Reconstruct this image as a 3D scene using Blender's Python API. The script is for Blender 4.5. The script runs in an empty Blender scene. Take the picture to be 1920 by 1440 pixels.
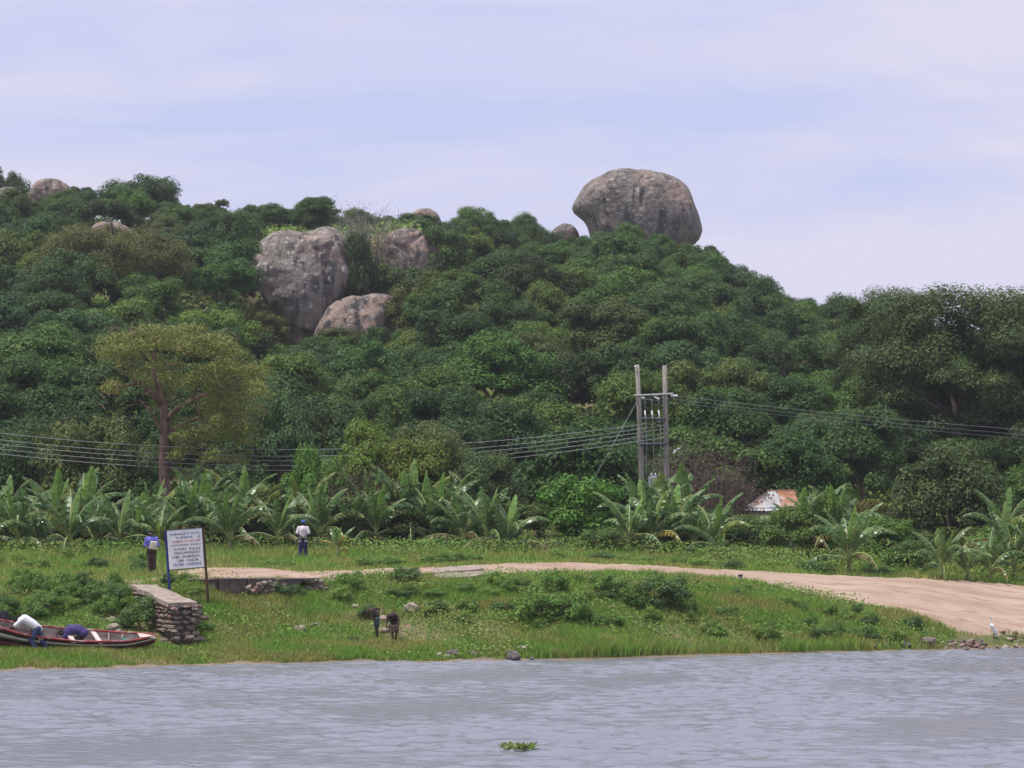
import bpy, bmesh, math, random
import numpy as np
from mathutils import Vector, Matrix, noise

random.seed(7)
RNG = np.random.default_rng(7)
scene = bpy.context.scene
COL = scene.collection

# ------------------------------------------------------------------ camera
F, CX, CY, HY, CH = 5400.0, 960.0, 720.0, 1024.0, 4.0      # focal length in photo pixels, centre, horizon row, eye height
PITCH = math.atan((HY - CY) / F)
cam_data = bpy.data.cameras.new('camera')
cam = bpy.data.objects.new('camera', cam_data)
COL.objects.link(cam)
cam.location = (0, 0, CH)
cam.rotation_euler = (math.pi / 2 + PITCH, 0, 0)
cam_data.sensor_width = 36.0
cam_data.lens = 36.0 * F / 1920.0
cam_data.clip_start = 0.5
cam_data.clip_end = 6000
scene.camera = cam

# ------------------------------------------------------------------ world, sun, exposure
SUN = Vector((-0.34, -0.08, 0.93)).normalized()             # towards the sun
world = bpy.data.worlds.new('World')
scene.world = world
world.use_nodes = True
wt = world.node_tree
wt.nodes.clear()
wo = wt.nodes.new('ShaderNodeOutputWorld')
sky = wt.nodes.new('ShaderNodeTexSky')
sky.sky_type = 'NISHITA'
sky.sun_disc = False
sky.sun_elevation = math.asin(SUN.z)
sky.sun_rotation = math.atan2(SUN.x, SUN.y)
sky.dust_density = 3.0
bg1 = wt.nodes.new('ShaderNodeBackground')
bg1.inputs['Strength'].default_value = 0.10
wt.links.new(sky.outputs[0], bg1.inputs['Color'])
tc = wt.nodes.new('ShaderNodeTexCoord')
mp = wt.nodes.new('ShaderNodeMapping')
mp.inputs['Scale'].default_value = (3.6, 3.6, 21.0)
mp.inputs['Rotation'].default_value = (0.0, 0.06, 0.2)
mp.inputs['Location'].default_value = (0.9, 0.35, 0.4)
wt.links.new(tc.outputs['Generated'], mp.inputs['Vector'])
nz = wt.nodes.new('ShaderNodeTexNoise')
nz.inputs['Scale'].default_value = 1.0
nz.inputs['Detail'].default_value = 7.0
nz.inputs['Roughness'].default_value = 0.56
nz.inputs['Distortion'].default_value = 0.5
wt.links.new(mp.outputs[0], nz.inputs['Vector'])
cr = wt.nodes.new('ShaderNodeValToRGB')
cr.color_ramp.elements[0].position = 0.37
cr.color_ramp.elements[0].color = (0.560, 0.617, 0.890, 1)
cr.color_ramp.elements[1].position = 0.57
cr.color_ramp.elements[1].color = (0.730, 0.712, 0.880, 1)
wt.links.new(nz.outputs['Fac'], cr.inputs[0])
bg2 = wt.nodes.new('ShaderNodeBackground')
bg2.inputs['Strength'].default_value = 1.05
wt.links.new(cr.outputs[0], bg2.inputs['Color'])
mx = wt.nodes.new('ShaderNodeMixShader')
mx.inputs[0].default_value = 0.93
wt.links.new(bg1.outputs[0], mx.inputs[1])
wt.links.new(bg2.outputs[0], mx.inputs[2])
wt.links.new(mx.outputs[0], wo.inputs['Surface'])

sl = bpy.data.lights.new('sun', 'SUN')
sl.energy = 4.0
sl.angle = math.radians(5)
sl.color = (1.0, 0.95, 0.87)
so = bpy.data.objects.new('sun', sl)
so.rotation_euler = SUN.to_track_quat('Z', 'Y').to_euler()
so.location = (0, 0, 120)
COL.objects.link(so)

scene.view_settings.view_transform = 'Standard'
scene.view_settings.look = 'None'
scene.view_settings.exposure = 0.0
scene.view_settings.gamma = 1.0
scene.cycles.use_denoising = True
scene.cycles.max_bounces = 6
scene.cycles.transparent_max_bounces = 4
scene.cycles.volume_bounces = 0

# ------------------------------------------------------------------ pixel <-> place
cP, sP = math.cos(PITCH), math.sin(PITCH)
def ray(px, py):
    a, b = (px - CX) / F, (CY - py) / F
    return a, cP - b * sP, sP + b * cP
def at(px, py, Y):
    d = ray(px, py)
    t = Y / d[1]
    return Vector((d[0] * t, Y, CH + d[2] * t))
def to_px(x, y, z):
    z = z - CH
    dep = y * cP + z * sP
    up = -y * sP + z * cP
    return CX + F * x / dep, CY - F * up / dep

# ------------------------------------------------------------------ terrain heights
_S = np.array([0, 1.5, 4, 7, 10.5, 11.2, 13, 16, 20, 26, 34, 44.])
_PX = np.array([-900, 0, 250, 400, 620, 820, 1100, 1400, 1600, 1780, 1920, 2900.])
_SH = np.array([1262, 1258, 1250, 1246, 1241, 1240, 1235, 1226, 1222, 1218, 1213, 1206.])
_SHY = CH * F / (_SH - HY)
_Z = np.array([
    [0, .25, .45, .62, 1.4, 1.55, 1.95, 2.5, 2.78, 2.97, 3.25, 3.5],
    [0, .25, .45, .62, 1.4, 1.55, 1.95, 2.5, 2.78, 2.97, 3.25, 3.5],
    [0, .25, .45, .75, 1.6, 1.75, 2.15, 2.6, 2.82, 3.05, 3.3, 3.55],
    [0, .25, .5, 1.2, 2.2, 2.78, 2.85, 2.95, 3.05, 3.25, 3.5, 3.75],
    [0, .25, .55, 1.2, 2.35, 2.58, 2.88, 2.95, 3.05, 3.3, 3.5, 3.75],
    [0, .25, .6, 1.35, 2.5, 2.62, 2.85, 2.97, 3.12, 3.3, 3.5, 3.75],
    [0, .45, 1.0, 1.8, 2.52, 2.65, 2.9, 3.05, 3.22, 3.4, 3.55, 3.75],
    [0, .45, 1.05, 1.85, 2.45, 2.52, 2.65, 2.8, 2.95, 3.15, 3.4, 3.65],
    [0, .4, 1.0, 1.65, 2.0, 2.06, 2.2, 2.45, 2.65, 2.95, 3.2, 3.5],
    [0, .4, .95, 1.3, 1.65, 1.7, 1.9, 2.2, 2.5, 2.8, 3.1, 3.4],
    [0, .3, .7, 1.05, 1.4, 1.47, 1.65, 1.9, 2.25, 2.65, 3.0, 3.3],
    [0, .3, .7, 1.05, 1.4, 1.47, 1.65, 1.9, 2.25, 2.65, 3.0, 3.3]])
_pg = np.arange(-900, 2901, 20.)
_sg = np.arange(0, 44.01, 0.25)
_tab = np.array([[0.0] * len(_sg)] * len(_pg))
_t1 = np.array([np.interp(_sg, _S, r) for r in _Z])
for j in range(len(_sg)):
    _tab[:, j] = np.interp(_pg, _PX, _t1[:, j])
for _ in range(3):
    _p = np.pad(_tab, ((2, 2), (1, 1)), mode='edge')
    _tab = (_p[:-4, 1:-1] + _p[1:-3, 1:-1] + _p[2:-2, 1:-1] + _p[3:-1, 1:-1] + _p[4:, 1:-1]) / 5
    _tab = (_tab * 2 + np.pad(_tab, ((0, 0), (1, 1)), mode='edge')[:, 2:] + np.pad(_tab, ((0, 0), (1, 1)), mode='edge')[:, :-2]) / 4
_tab -= _tab[:, :1]
_RPX = np.array([-1500, -300, 0, 250, 400, 620, 900, 1050, 1180, 1300, 1380, 1450, 1600, 1700, 1920, 2300, 3200.])
_RPY = np.array([420, 392, 402, 408, 436, 452, 466, 478, 474, 484, 540, 590, 640, 655, 690, 760, 880.])
YB, YR = 156.0, 330.0
def smooth01(t):
    t = np.clip(t, 0, 1)
    return t * t * (3 - 2 * t)
def wob(x, y):
    return (np.sin(x * .9 + y * .35) * np.sin(y * .7 - x * .21) * .5 + np.sin(x * 2.3 - y * 1.1 + 1.3) * .22 + np.sin(x * 4.1 + y * 3.3) * .12)
def shore_y(px):
    return np.interp(px, _PX, _SHY) + np.sin(px * .021) * .25 + np.sin(px * .057 + 1) * .15
def Z(x, y):
    x = np.asarray(x, float); y = np.asarray(y, float)
    yy = np.maximum(y, 1.0)
    px = np.clip(CX + F * x / yy, -900, 2900)
    s = y - shore_y(px)
    fi = np.clip((px + 900) / 20., 0, len(_pg) - 1.001); i = fi.astype(int); fr = fi - i
    si = np.clip(s / .25, 0, len(_sg) - 1.001); j = si.astype(int); sr = si - j
    z = (_tab[i, j] * (1 - fr) * (1 - sr) + _tab[i + 1, j] * fr * (1 - sr) + _tab[i, j + 1] * (1 - fr) * sr + _tab[i + 1, j + 1] * fr * sr)
    z = z + wob(x, y) * .05 * np.clip(s / 3, 0, 1)
    z = np.where(s < 0, np.maximum(s * .16, -2.5), z)
    # the wooded hill behind
    pxw = CX + F * x / yy
    zr = CH + (HY - np.interp(pxw, _RPX, _RPY)) * YR / F
    t = np.clip((y - YB) / (YR - YB), 0, 1)
    g = 1.2 * t - .2 * t * t
    h = (zr - 4.0) * g
    w = smooth01((pxw - 420) / 60) * smooth01((840 - pxw) / 70)      # the cliff under the big rocks
    hc = np.interp(y, [YB, 251, 266, YR], [0, 16.2, 29.0, 35.0])
    h = h * (1 - w) + hc * w
    h = np.where(y > YR, np.maximum((zr - 4.0) - .12 * (y - YR), -1), h)
    h = h + wob(x * .12, y * .12) * 1.2 * np.clip((y - 175) / 60, 0, 1)
    return z + np.where(y > YB, h, 0)
def zg(x, y):
    return float(Z(x, y))
_YS = np.concatenate([np.arange(84, 170, .1), np.arange(170, 420, .5)])
def gp(px, py):
    d = ray(px, py)
    t = _YS / d[1]
    gz = Z(d[0] * t, _YS)
    hit = np.nonzero(CH + d[2] * t <= gz)[0]
    k = hit[0] if len(hit) else len(_YS) - 1
    return Vector((d[0] * t[k], _YS[k], gz[k]))
def on(px, Y):
    x = (px - CX) / F * Y
    return Vector((x, Y, zg(x, Y)))

# ------------------------------------------------------------------ materials
def new_mat(name):
    m = bpy.data.materials.new(name)
    m.use_nodes = True
    nt = m.node_tree
    return m, nt, nt.nodes['Principled BSDF']
def noise_mat(name, c1, c2, scale=4.0, rough=.8, bump=.3, bscale=None, detail=6, stretch=(1, 1, 1), c3=None, s3=20.0, lo=.35, hi=.65, spec=.3, coord='Object', bdist=.05):
    m, nt, b = new_mat(name)
    N = nt.nodes; L = nt.links
    t = N.new('ShaderNodeTexCoord'); mpp = N.new('ShaderNodeMapping')
    mpp.inputs['Scale'].default_value = stretch
    L.new(t.outputs[coord], mpp.inputs['Vector'])
    n = N.new('ShaderNodeTexNoise'); n.inputs['Scale'].default_value = scale; n.inputs['Detail'].default_value = detail
    L.new(mpp.outputs[0], n.inputs['Vector'])
    r = N.new('ShaderNodeValToRGB')
    r.color_ramp.elements[0].position = lo; r.color_ramp.elements[0].color = (*c1, 1)
    r.color_ramp.elements[1].position = hi; r.color_ramp.elements[1].color = (*c2, 1)
    L.new(n.outputs['Fac'], r.inputs[0])
    out = r.outputs[0]
    if c3:
        n3 = N.new('ShaderNodeTexNoise'); n3.inputs['Scale'].default_value = s3; n3.inputs['Detail'].default_value = 4
        L.new(mpp.outputs[0], n3.inputs['Vector'])
        r3 = N.new('ShaderNodeValToRGB')
        r3.color_ramp.elements[0].position = .5; r3.color_ramp.elements[0].color = (0, 0, 0, 1)
        r3.color_ramp.elements[1].position = .68; r3.color_ramp.elements[1].color = (1, 1, 1, 1)
        L.new(n3.outputs['Fac'], r3.inputs[0])
        mxn = N.new('ShaderNodeMixRGB'); mxn.inputs['Color2'].default_value = (*c3, 1)
        L.new(r3.outputs[0], mxn.inputs['Fac']); L.new(out, mxn.inputs['Color1'])
        out = mxn.outputs[0]
    L.new(out, b.inputs['Base Color'])
    b.inputs['Roughness'].default_value = rough
    b.inputs['Specular IOR Level'].default_value = spec
    if bump:
        nb = N.new('ShaderNodeTexNoise'); nb.inputs['Scale'].default_value = bscale or scale * 3; nb.inputs['Detail'].default_value = 8
        L.new(mpp.outputs[0], nb.inputs['Vector'])
        bp = N.new('ShaderNodeBump'); bp.inputs['Strength'].default_value = bump; bp.inputs['Distance'].default_value = bdist
        L.new(nb.outputs['Fac'], bp.inputs['Height']); L.new(bp.outputs[0], b.inputs['Normal'])
    return m

def leaf_mat(name, base=None, var=.35, trans=.3, patch=None, pscale=.3, rough=.55):
    """foliage: colour from the object's own colour (or base), varied leaf by leaf"""
    m, nt, b = new_mat(name)
    N = nt.nodes; L = nt.links
    if base is None:
        oi = N.new('ShaderNodeObjectInfo'); col = oi.outputs['Color']
    else:
        rg = N.new('ShaderNodeRGB'); rg.outputs[0].default_value = (*base, 1); col = rg.outputs[0]
    if patch is not None:
        g0 = N.new('ShaderNodeNewGeometry')
        n0 = N.new('ShaderNodeTexNoise'); n0.inputs['Scale'].default_value = pscale; n0.inputs['Detail'].default_value = 3
        L.new(g0.outputs['Position'], n0.inputs['Vector'])
        r0 = N.new('ShaderNodeValToRGB'); r0.color_ramp.elements[0].position = .42; r0.color_ramp.elements[1].position = .6
        L.new(n0.outputs['Fac'], r0.inputs[0])
        m0 = N.new('ShaderNodeMixRGB'); m0.inputs['Color2'].default_value = (*patch, 1)
        L.new(r0.outputs[0], m0.inputs['Fac']); L.new(col, m0.inputs['Color1']); col = m0.outputs[0]
    g = N.new('ShaderNodeNewGeometry')
    mr = N.new('ShaderNodeMapRange')
    mr.inputs['To Min'].default_value = 1 - var; mr.inputs['To Max'].default_value = 1 + var
    L.new(g.outputs['Random Per Island'], mr.inputs['Value'])
    hs = N.new('ShaderNodeHueSaturation')
    mh = N.new('ShaderNodeMapRange'); mh.inputs['To Min'].default_value = .475; mh.inputs['To Max'].default_value = .515
    wn = N.new('ShaderNodeTexWhiteNoise'); wn.noise_dimensions = '1D'
    L.new(g.outputs['Random Per Island'], wn.inputs['W']); L.new(wn.outputs['Value'], mh.inputs['Value'])
    L.new(mh.outputs[0], hs.inputs['Hue']); L.new(mr.outputs[0], hs.inputs['Value']); L.new(col, hs.inputs['Color'])
    L.new(hs.outputs[0], b.inputs['Base Color'])
    b.inputs['Roughness'].default_value = rough
    b.inputs['Specular IOR Level'].default_value = .22
    tr = N.new('ShaderNodeBsdfTranslucent')
    L.new(hs.outputs[0], tr.inputs['Color'])
    ms = N.new('ShaderNodeMixShader'); ms.inputs[0].default_value = trans
    L.new(b.outputs[0], ms.inputs[1]); L.new(tr.outputs[0], ms.inputs[2])
    L.new(ms.outputs[0], N['Material Output'].inputs['Surface'])
    return m

M = {}
M['leaf'] = leaf_mat('leaf')
M['banana'] = leaf_mat('banana_leaf', None, var=.22, trans=.38, rough=.42)
M['banana'].node_tree.nodes['Principled BSDF'].inputs['Specular IOR Level'].default_value = .5
M['banana'].node_tree.nodes['Principled BSDF'].inputs['Roughness'].default_value = .34
M['grass'] = leaf_mat('grass', (.190, .355, .056), var=.45, trans=.3, patch=(.315, .335, .095), pscale=.5)
M['weed'] = leaf_mat('weed', (.145, .285, .048), var=.4, trans=.3, patch=(.215, .285, .07), pscale=.4)
M['bark'] = noise_mat('bark', (.10, .075, .06), (.19, .15, .12), 5, .9, .5, stretch=(1, 1, .3))
M['bark_red'] = noise_mat('bark_red', (.13, .075, .055), (.26, .17, .13), 4, .9, .5, stretch=(1, 1, .4))
M['twig'] = noise_mat('twig', (.12, .085, .07), (.19, .14, .12), 3, .9, 0)
M['twig_grey'] = noise_mat('twig_grey', (.22, .20, .17), (.33, .30, .26), 3, .9, 0)
M['banana_stem'] = noise_mat('banana_stem', (.10, .13, .04), (.20, .17, .08), 6, .6, .2, stretch=(1, 1, .25))
M['midrib'] = noise_mat('midrib', (.24, .30, .10), (.30, .34, .13), 6, .5, 0)
M['ground'] = noise_mat('ground', (.085, .10, .035), (.17, .155, .07), .6, .95, .5, 6, coord='Object', c3=(.23, .16, .10), s3=1.6)
M['sand'] = noise_mat('sand', (.335, .235, .17), (.43, .32, .24), .5, .95, .35, 5, coord='Object', c3=(.285, .185, .13), s3=1.4, stretch=(.5, 1, 1), bdist=.12)
M['mud'] = noise_mat('mud', (.16, .12, .08), (.27, .20, .145), 1.5, .8, .4, 8)
M['concrete'] = noise_mat('concrete', (.27, .215, .175), (.42, .35, .29), 2.5, .9, .6, 9, c3=(.17, .135, .11), s3=5)
M['mortar'] = noise_mat('mortar', (.10, .08, .065), (.17, .14, .115), 4, .95, .6, 12)
M['stone'] = noise_mat('stone', (.15, .12, .095), (.30, .245, .20), 3.5, .9, .5, 12, c3=(.13, .11, .09), s3=9)
M['stone_pale'] = noise_mat('stone_pale', (.27, .22, .175), (.43, .36, .30), 3, .9, .5, 10)
M['stone_dark'] = noise_mat('stone_dark', (.08, .07, .065), (.19, .17, .16), 4, .8, .5, 12)
M['stone_red'] = noise_mat('stone_red', (.15, .095, .075), (.28, .18, .145), 4, .85, .5, 12)
M['pole'] = noise_mat('pole', (.20, .185, .16), (.33, .30, .26), 4, .9, .3, stretch=(3, 3, .4))
M['porcelain'] = noise_mat('porcelain', (.62, .62, .63), (.76, .76, .77), 5, .3, 0)
M['steel'] = noise_mat('steel', (.20, .21, .22), (.32, .33, .34), 8, .5, 0)
M['dark_steel'] = noise_mat('dark_steel', (.05, .055, .065), (.10, .105, .12), 8, .6, 0)
M['wire'] = noise_mat('wire', (.20, .21, .23), (.28, .29, .31), 2, .6, 0)
M['tank'] = noise_mat('tank', (.30, .32, .33), (.58, .60, .60), 5, .6, .1, c3=(.2, .2, .2), s3=7)
M['zinc'] = noise_mat('zinc', (.40, .41, .42), (.60, .60, .60), 1.5, .55, .1, c3=(.36, .20, .13), s3=1.3)
M['rust'] = noise_mat('rust', (.30, .135, .07), (.44, .24, .15), 1.6, .85, .2, c3=(.46, .42, .39), s3=1.6)
M['hutwall'] = noise_mat('hut_wall', (.24, .26, .28), (.36, .38, .40), 2, .7, .1)
M['white_paint'] = noise_mat('white_paint', (.68, .68, .70), (.80, .80, .80), 3, .6, .05)
M['blue_paint'] = noise_mat('blue_paint', (.02, .03, .14), (.03, .05, .2), 3, .6, .05)
M['brown_paint'] = noise_mat('brown_paint', (.05, .03, .02), (.10, .055, .035), 3, .7, .1)
M['ink_black'] = noise_mat('ink_black', (.05, .05, .06), (.10, .10, .12), 30, .7, 0)
M['ink_blue'] = noise_mat('ink_blue', (.05, .06, .22), (.10, .12, .33), 30, .7, 0)
M['ink_red'] = noise_mat('ink_red', (.45, .08, .06), (.55, .15, .11), 30, .7, 0)
M['hull_red'] = noise_mat('hull_red', (.09, .015, .02), (.16, .03, .035), 3, .55, .15)
M['hull_dark'] = noise_mat('hull_dark', (.03, .018, .02), (.075, .03, .033), 3, .6, .15)
M['rail_red'] = noise_mat('rail_red', (.25, .03, .03), (.36, .07, .065), 3, .5, .1, c3=(.45, .30, .28), s3=4)
M['cream'] = noise_mat('cream', (.42, .38, .30), (.55, .51, .42), 4, .6, .1)
M['boat_inside'] = noise_mat('boat_inside', (.17, .12, .10), (.33, .27, .24), 2, .8, .3, stretch=(1, 4, 4))
M['teal'] = noise_mat('teal', (.03, .16, .12), (.05, .22, .16), 4, .7, 0)
M['pinkwood'] = noise_mat('pink_wood', (.52, .40, .36), (.68, .58, .54), 3, .7, .1)
M['skin'] = noise_mat('skin', (.055, .030, .022), (.085, .048, .036), 6, .5, 0, spec=.45)
M['hair'] = noise_mat('hair', (.008, .007, .007), (.014, .012, .012), 30, .9, .2)
M['cloth_white'] = noise_mat('cloth_white', (.70, .69, .72), (.80, .79, .81), 5, .9, .4, 14)
M['cloth_pale'] = noise_mat('cloth_pale', (.58, .53, .56), (.70, .66, .68), 25, .9, .4, 14)
M['cloth_blue'] = noise_mat('cloth_blue', (.11, .10, .42), (.17, .16, .55), 4, .9, .4, 14)
M['cloth_navy'] = noise_mat('cloth_navy', (.018, .022, .075), (.035, .042, .12), 5, .9, .4, 14)
M['denim'] = noise_mat('denim', (.035, .055, .13), (.065, .09, .19), 6, .9, .4, 14)
M['cloth_purple'] = noise_mat('cloth_purple', (.055, .035, .14), (.085, .06, .19), 5, .9, .4, 14)
M['cloth_black'] = noise_mat('cloth_black', (.010, .010, .012), (.022, .020, .024), 5, .9, .4, 14)
M['cloth_dark'] = noise_mat('cloth_dark', (.045, .026, .024), (.075, .045, .042), 5, .9, .4, 14)
M['cloth_tan'] = noise_mat('cloth_tan', (.17, .12, .085), (.27, .19, .14), 5, .9, .4, 14)
M['cloth_teal'] = noise_mat('cloth_teal', (.03, .07, .07), (.05, .10, .10), 5, .9, .4, 14)
M['cap_blue'] = noise_mat('cap_blue', (.03, .06, .25), (.07, .13, .38), 5, .9, .2, 14)
M['eye'] = noise_mat('eye', (.6, .6, .6), (.7, .7, .7), 5, .4, 0)
M['feather'] = noise_mat('feather', (.78, .78, .79), (.86, .86, .86), 12, .8, .2)
M['bill'] = noise_mat('bill', (.55, .33, .06), (.65, .42, .1), 12, .5, 0)
M['leg_dark'] = noise_mat('leg_dark', (.03, .035, .03), (.06, .06, .05), 12, .6, 0)
M['bag'] = noise_mat('bag', (.55, .51, .40), (.68, .64, .52), 6, .8, .3)

def rock_mat(name, pink=.5, streak=(.9, .9, .22)):
    m, nt, b = new_mat(name)
    N = nt.nodes; L = nt.links
    t = N.new('ShaderNodeTexCoord')
    def nz_(scale, det, st=(1, 1, 1), dist=0):
        mp_ = N.new('ShaderNodeMapping'); mp_.inputs['Scale'].default_value = st
        L.new(t.outputs['Object'], mp_.inputs['Vector'])
        n = N.new('ShaderNodeTexNoise'); n.inputs['Scale'].default_value = scale; n.inputs['Detail'].default_value = det
        n.inputs['Distortion'].default_value = dist
        L.new(mp_.outputs[0], n.inputs['Vector'])
        return n.outputs['Fac']
    def ramp(fac, a, b_, ca=(0, 0, 0, 1), cb=(1, 1, 1, 1)):
        r = N.new('ShaderNodeValToRGB'); r.color_ramp.elements[0].position = a; r.color_ramp.elements[1].position = b_
        r.color_ramp.elements[0].color = ca; r.color_ramp.elements[1].color = cb
        L.new(fac, r.inputs[0]); return r.outputs[0]
    def mix(f, c1, c2):
        x = N.new('ShaderNodeMixRGB')
        if isinstance(c1, tuple): x.inputs['Color1'].default_value = c1
        else: L.new(c1, x.inputs['Color1'])
        if isinstance(c2, tuple): x.inputs['Color2'].default_value = c2
        else: L.new(c2, x.inputs['Color2'])
        L.new(f, x.inputs['Fac']); return x.outputs[0]
    grey = ramp(nz_(.6, 8), .3, .7, (.135, .118, .104, 1), (.255, .228, .20, 1))
    pk = ramp(nz_(.28, 5, (1, 1, 1), .6), .62 - pink * .3, .78 - pink * .3)
    c = mix(pk, grey, (.28, .205, .17, 1))
    st = ramp(nz_(1.3, 7, streak, .4), .52, .62)
    c = mix(st, c, (.085, .076, .07, 1))
    pale = ramp(nz_(2.0, 9), .60, .67)
    c = mix(pale, c, (.37, .35, .33, 1))
    dk = ramp(nz_(3.3, 6), .66, .74)
    c = mix(dk, c, (.07, .065, .06, 1))
    L.new(c, b.inputs['Base Color'])
    b.inputs['Roughness'].default_value = .92
    b.inputs['Specular IOR Level'].default_value = .2
    bp = N.new('ShaderNodeBump'); bp.inputs['Strength'].default_value = .85; bp.inputs['Distance'].default_value = .4
    L.new(nz_(1.6, 10), bp.inputs['Height']); L.new(bp.outputs[0], b.inputs['Normal'])
    return m
M['granite'] = rock_mat('granite', .45)
M['granite_pink'] = rock_mat('granite_pink', .85)

# water
def water_mat():
    m, nt, b = new_mat('water')
    N = nt.nodes; L = nt.links
    b.inputs['Base Color'].default_value = (.198, .206, .240, 1)
    b.inputs['Roughness'].default_value = .12
    b.inputs['IOR'].default_value = 1.333
    b.inputs['Specular IOR Level'].default_value = .5
    t = N.new('ShaderNodeTexCoord')
    mp_ = N.new('ShaderNodeMapping'); mp_.inputs['Scale'].default_value = (1.0, 1.5, 1); mp_.inputs['Rotation'].default_value = (0, 0, .25)
    L.new(t.outputs['Object'], mp_.inputs['Vector'])
    n = N.new('ShaderNodeTexNoise'); n.inputs['Scale'].default_value = 3.2; n.inputs['Detail'].default_value = 5; n.inputs['Roughness'].default_value = .55
    L.new(mp_.outputs[0], n.inputs['Vector'])
    bp = N.new('ShaderNodeBump'); bp.inputs['Strength'].default_value = .5; bp.inputs['Distance'].default_value = .09
    L.new(n.outputs['Fac'], bp.inputs['Height']); L.new(bp.outputs[0], b.inputs['Normal'])
    return m
M['water'] = water_mat()

# ------------------------------------------------------------------ mesh helpers
def mesh_np(name, V, Q=None, T=None, mats=(), smooth=False, midx=None):
    me = bpy.data.meshes.new(name)
    V = np.asarray(V, np.float32)
    nq = 0 if Q is None else len(Q); ntr = 0 if T is None else len(T)
    me.vertices.add(len(V)); me.vertices.foreach_set('co', V.ravel())
    loops = np.concatenate([np.asarray(Q, np.int32).ravel() if nq else np.zeros(0, np.int32), np.asarray(T, np.int32).ravel() if ntr else np.zeros(0, np.int32)])
    me.loops.add(len(loops)); me.loops.foreach_set('vertex_index', loops)
    starts = np.concatenate([np.arange(nq) * 4, nq * 4 + np.arange(ntr) * 3]).astype(np.int32)
    me.polygons.add(nq + ntr); me.polygons.foreach_set('loop_start', starts)
    for m in mats: me.materials.append(M[m] if isinstance(m, str) else m)
    if midx is not None: me.polygons.foreach_set('material_index', np.asarray(midx, np.int32))
    if smooth: me.polygons.foreach_set('use_smooth', np.ones(nq + ntr, bool))
    me.update(calc_edges=True); me.validate()
    return me
class MB:
    """collects boxes, tubes, capsules and rings into one mesh"""
    def __init__(self): self.v = []; self.f = []; self.mi = []; self.m = 0
    def add(self, vs, fs):
        o = len(self.v)
        self.v += [tuple(v) for v in vs]; self.f += [tuple(i + o for i in f) for f in fs]; self.mi += [self.m] * len(fs)
    def box(self, c, s, rot=None, jit=0):
        c = Vector(c)
        vs = []
        for dz in (-.5, .5):
            for dx, dy in ((-.5, -.5), (.5, -.5), (.5, .5), (-.5, .5)):
                p = Vector((dx * s[0], dy * s[1], dz * s[2]))
                if jit: p += Vector((random.uniform(-jit, jit), random.uniform(-jit, jit), random.uniform(-jit, jit)))
                if rot is not None: p = rot @ p
                vs.append(c + p)
        self.add(vs, [(3, 2, 1, 0), (4, 5, 6, 7), (0, 1, 5, 4), (1, 2, 6, 5), (2, 3, 7, 6), (3, 0, 4, 7)])
    def tube(self, pts, rad, n=6, cap=True):
        pts = [Vector(p) for p in pts]
        if not hasattr(rad, '__len__'): rad = [rad] * len(pts)
        vs, fs = [], []
        ref = Vector((0, 0, 1))
        for i, p in enumerate(pts):
            d = (pts[min(i + 1, len(pts) - 1)] - pts[max(i - 1, 0)])
            d = d.normalized() if d.length > 1e-9 else Vector((0, 0, 1))
            r = ref if abs(d.dot(ref)) < .92 else Vector((1, 0, 0))
            a = d.cross(r).normalized(); b = d.cross(a)
            for k in range(n):
                an = 2 * math.pi * k / n
                vs.append(p + (a * math.cos(an) + b * math.sin(an)) * rad[i])
        for i in range(len(pts) - 1):
            for k in range(n):
                k2 = (k + 1) % n
                fs.append((i * n + k, (i + 1) * n + k, (i + 1) * n + k2, i * n + k2))
        if cap:
            fs.append(tuple(range(n))); fs.append(tuple(reversed(range((len(pts) - 1) * n, len(pts) * n))))
        self.add(vs, fs)
    def capsule(self, a, b, ra, rb, n=10):
        a, b = Vector(a), Vector(b)
        d = b - a
        d = d.normalized() if d.length > 1e-6 else Vector((0, 0, 1))
        pts, rs = [], []
        for t in (1.0, .8, .45): pts.append(a - d * ra * t); rs.append(ra * math.sqrt(max(0, 1 - t * t)) + 1e-4)
        pts += [a, b]; rs += [ra, rb]
        for t in (.45, .8, 1.0): pts.append(b + d * rb * t); rs.append(rb * math.sqrt(max(0, 1 - t * t)) + 1e-4)
        o = len(self.v)
        ref = Vector((0, 0, 1)) if abs(d.z) < .9 else Vector((1, 0, 0))
        u = d.cross(ref).normalized(); w = d.cross(u)
        vs = [p + (u * math.cos(2 * math.pi * k / n) + w * math.sin(2 * math.pi * k / n)) * r for p, r in zip(pts, rs) for k in range(n)]
        fs = [(i * n + k, (i + 1) * n + k, (i + 1) * n + (k + 1) % n, i * n + (k + 1) % n) for i in range(len(pts) - 1) for k in range(n)]
        fs += [tuple(range(n)), tuple(reversed(range((len(pts) - 1) * n, len(pts) * n)))]
        self.add(vs, fs)
    def ell(self, c, r, n=12, m=8):
        c = Vector(c); vs = []; fs = []
        for i in range(m + 1):
            ph = -math.pi / 2 + math.pi * i / m
            for k in range(n):
                th = 2 * math.pi * k / n
                vs.append(c + Vector((r[0] * math.cos(ph) * math.cos(th), r[1] * math.cos(ph) * math.sin(th), r[2] * math.sin(ph))))
        for i in range(m):
            for k in range(n):
                fs.append((i * n + k, i * n + (k + 1) % n, (i + 1) * n + (k + 1) % n, (i + 1) * n + k))
        self.add(vs, fs)
    def mesh(self, name, mats, smooth=False):
        me = bpy.data.meshes.new(name)
        me.from_pydata(self.v, [], self.f)
        for m in (mats if isinstance(mats, (list, tuple)) else [mats]): me.materials.append(M[m])
        for p, k in zip(me.polygons, self.mi): p.material_index = k; p.use_smooth = smooth
        me.update()
        return me
def obj(name, me, parent=None, loc=None):
    o = bpy.data.objects.new(name, me)
    COL.objects.link(o)
    if parent is not None: o.parent = parent
    if loc is not None: o.location = loc
    return o
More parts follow.
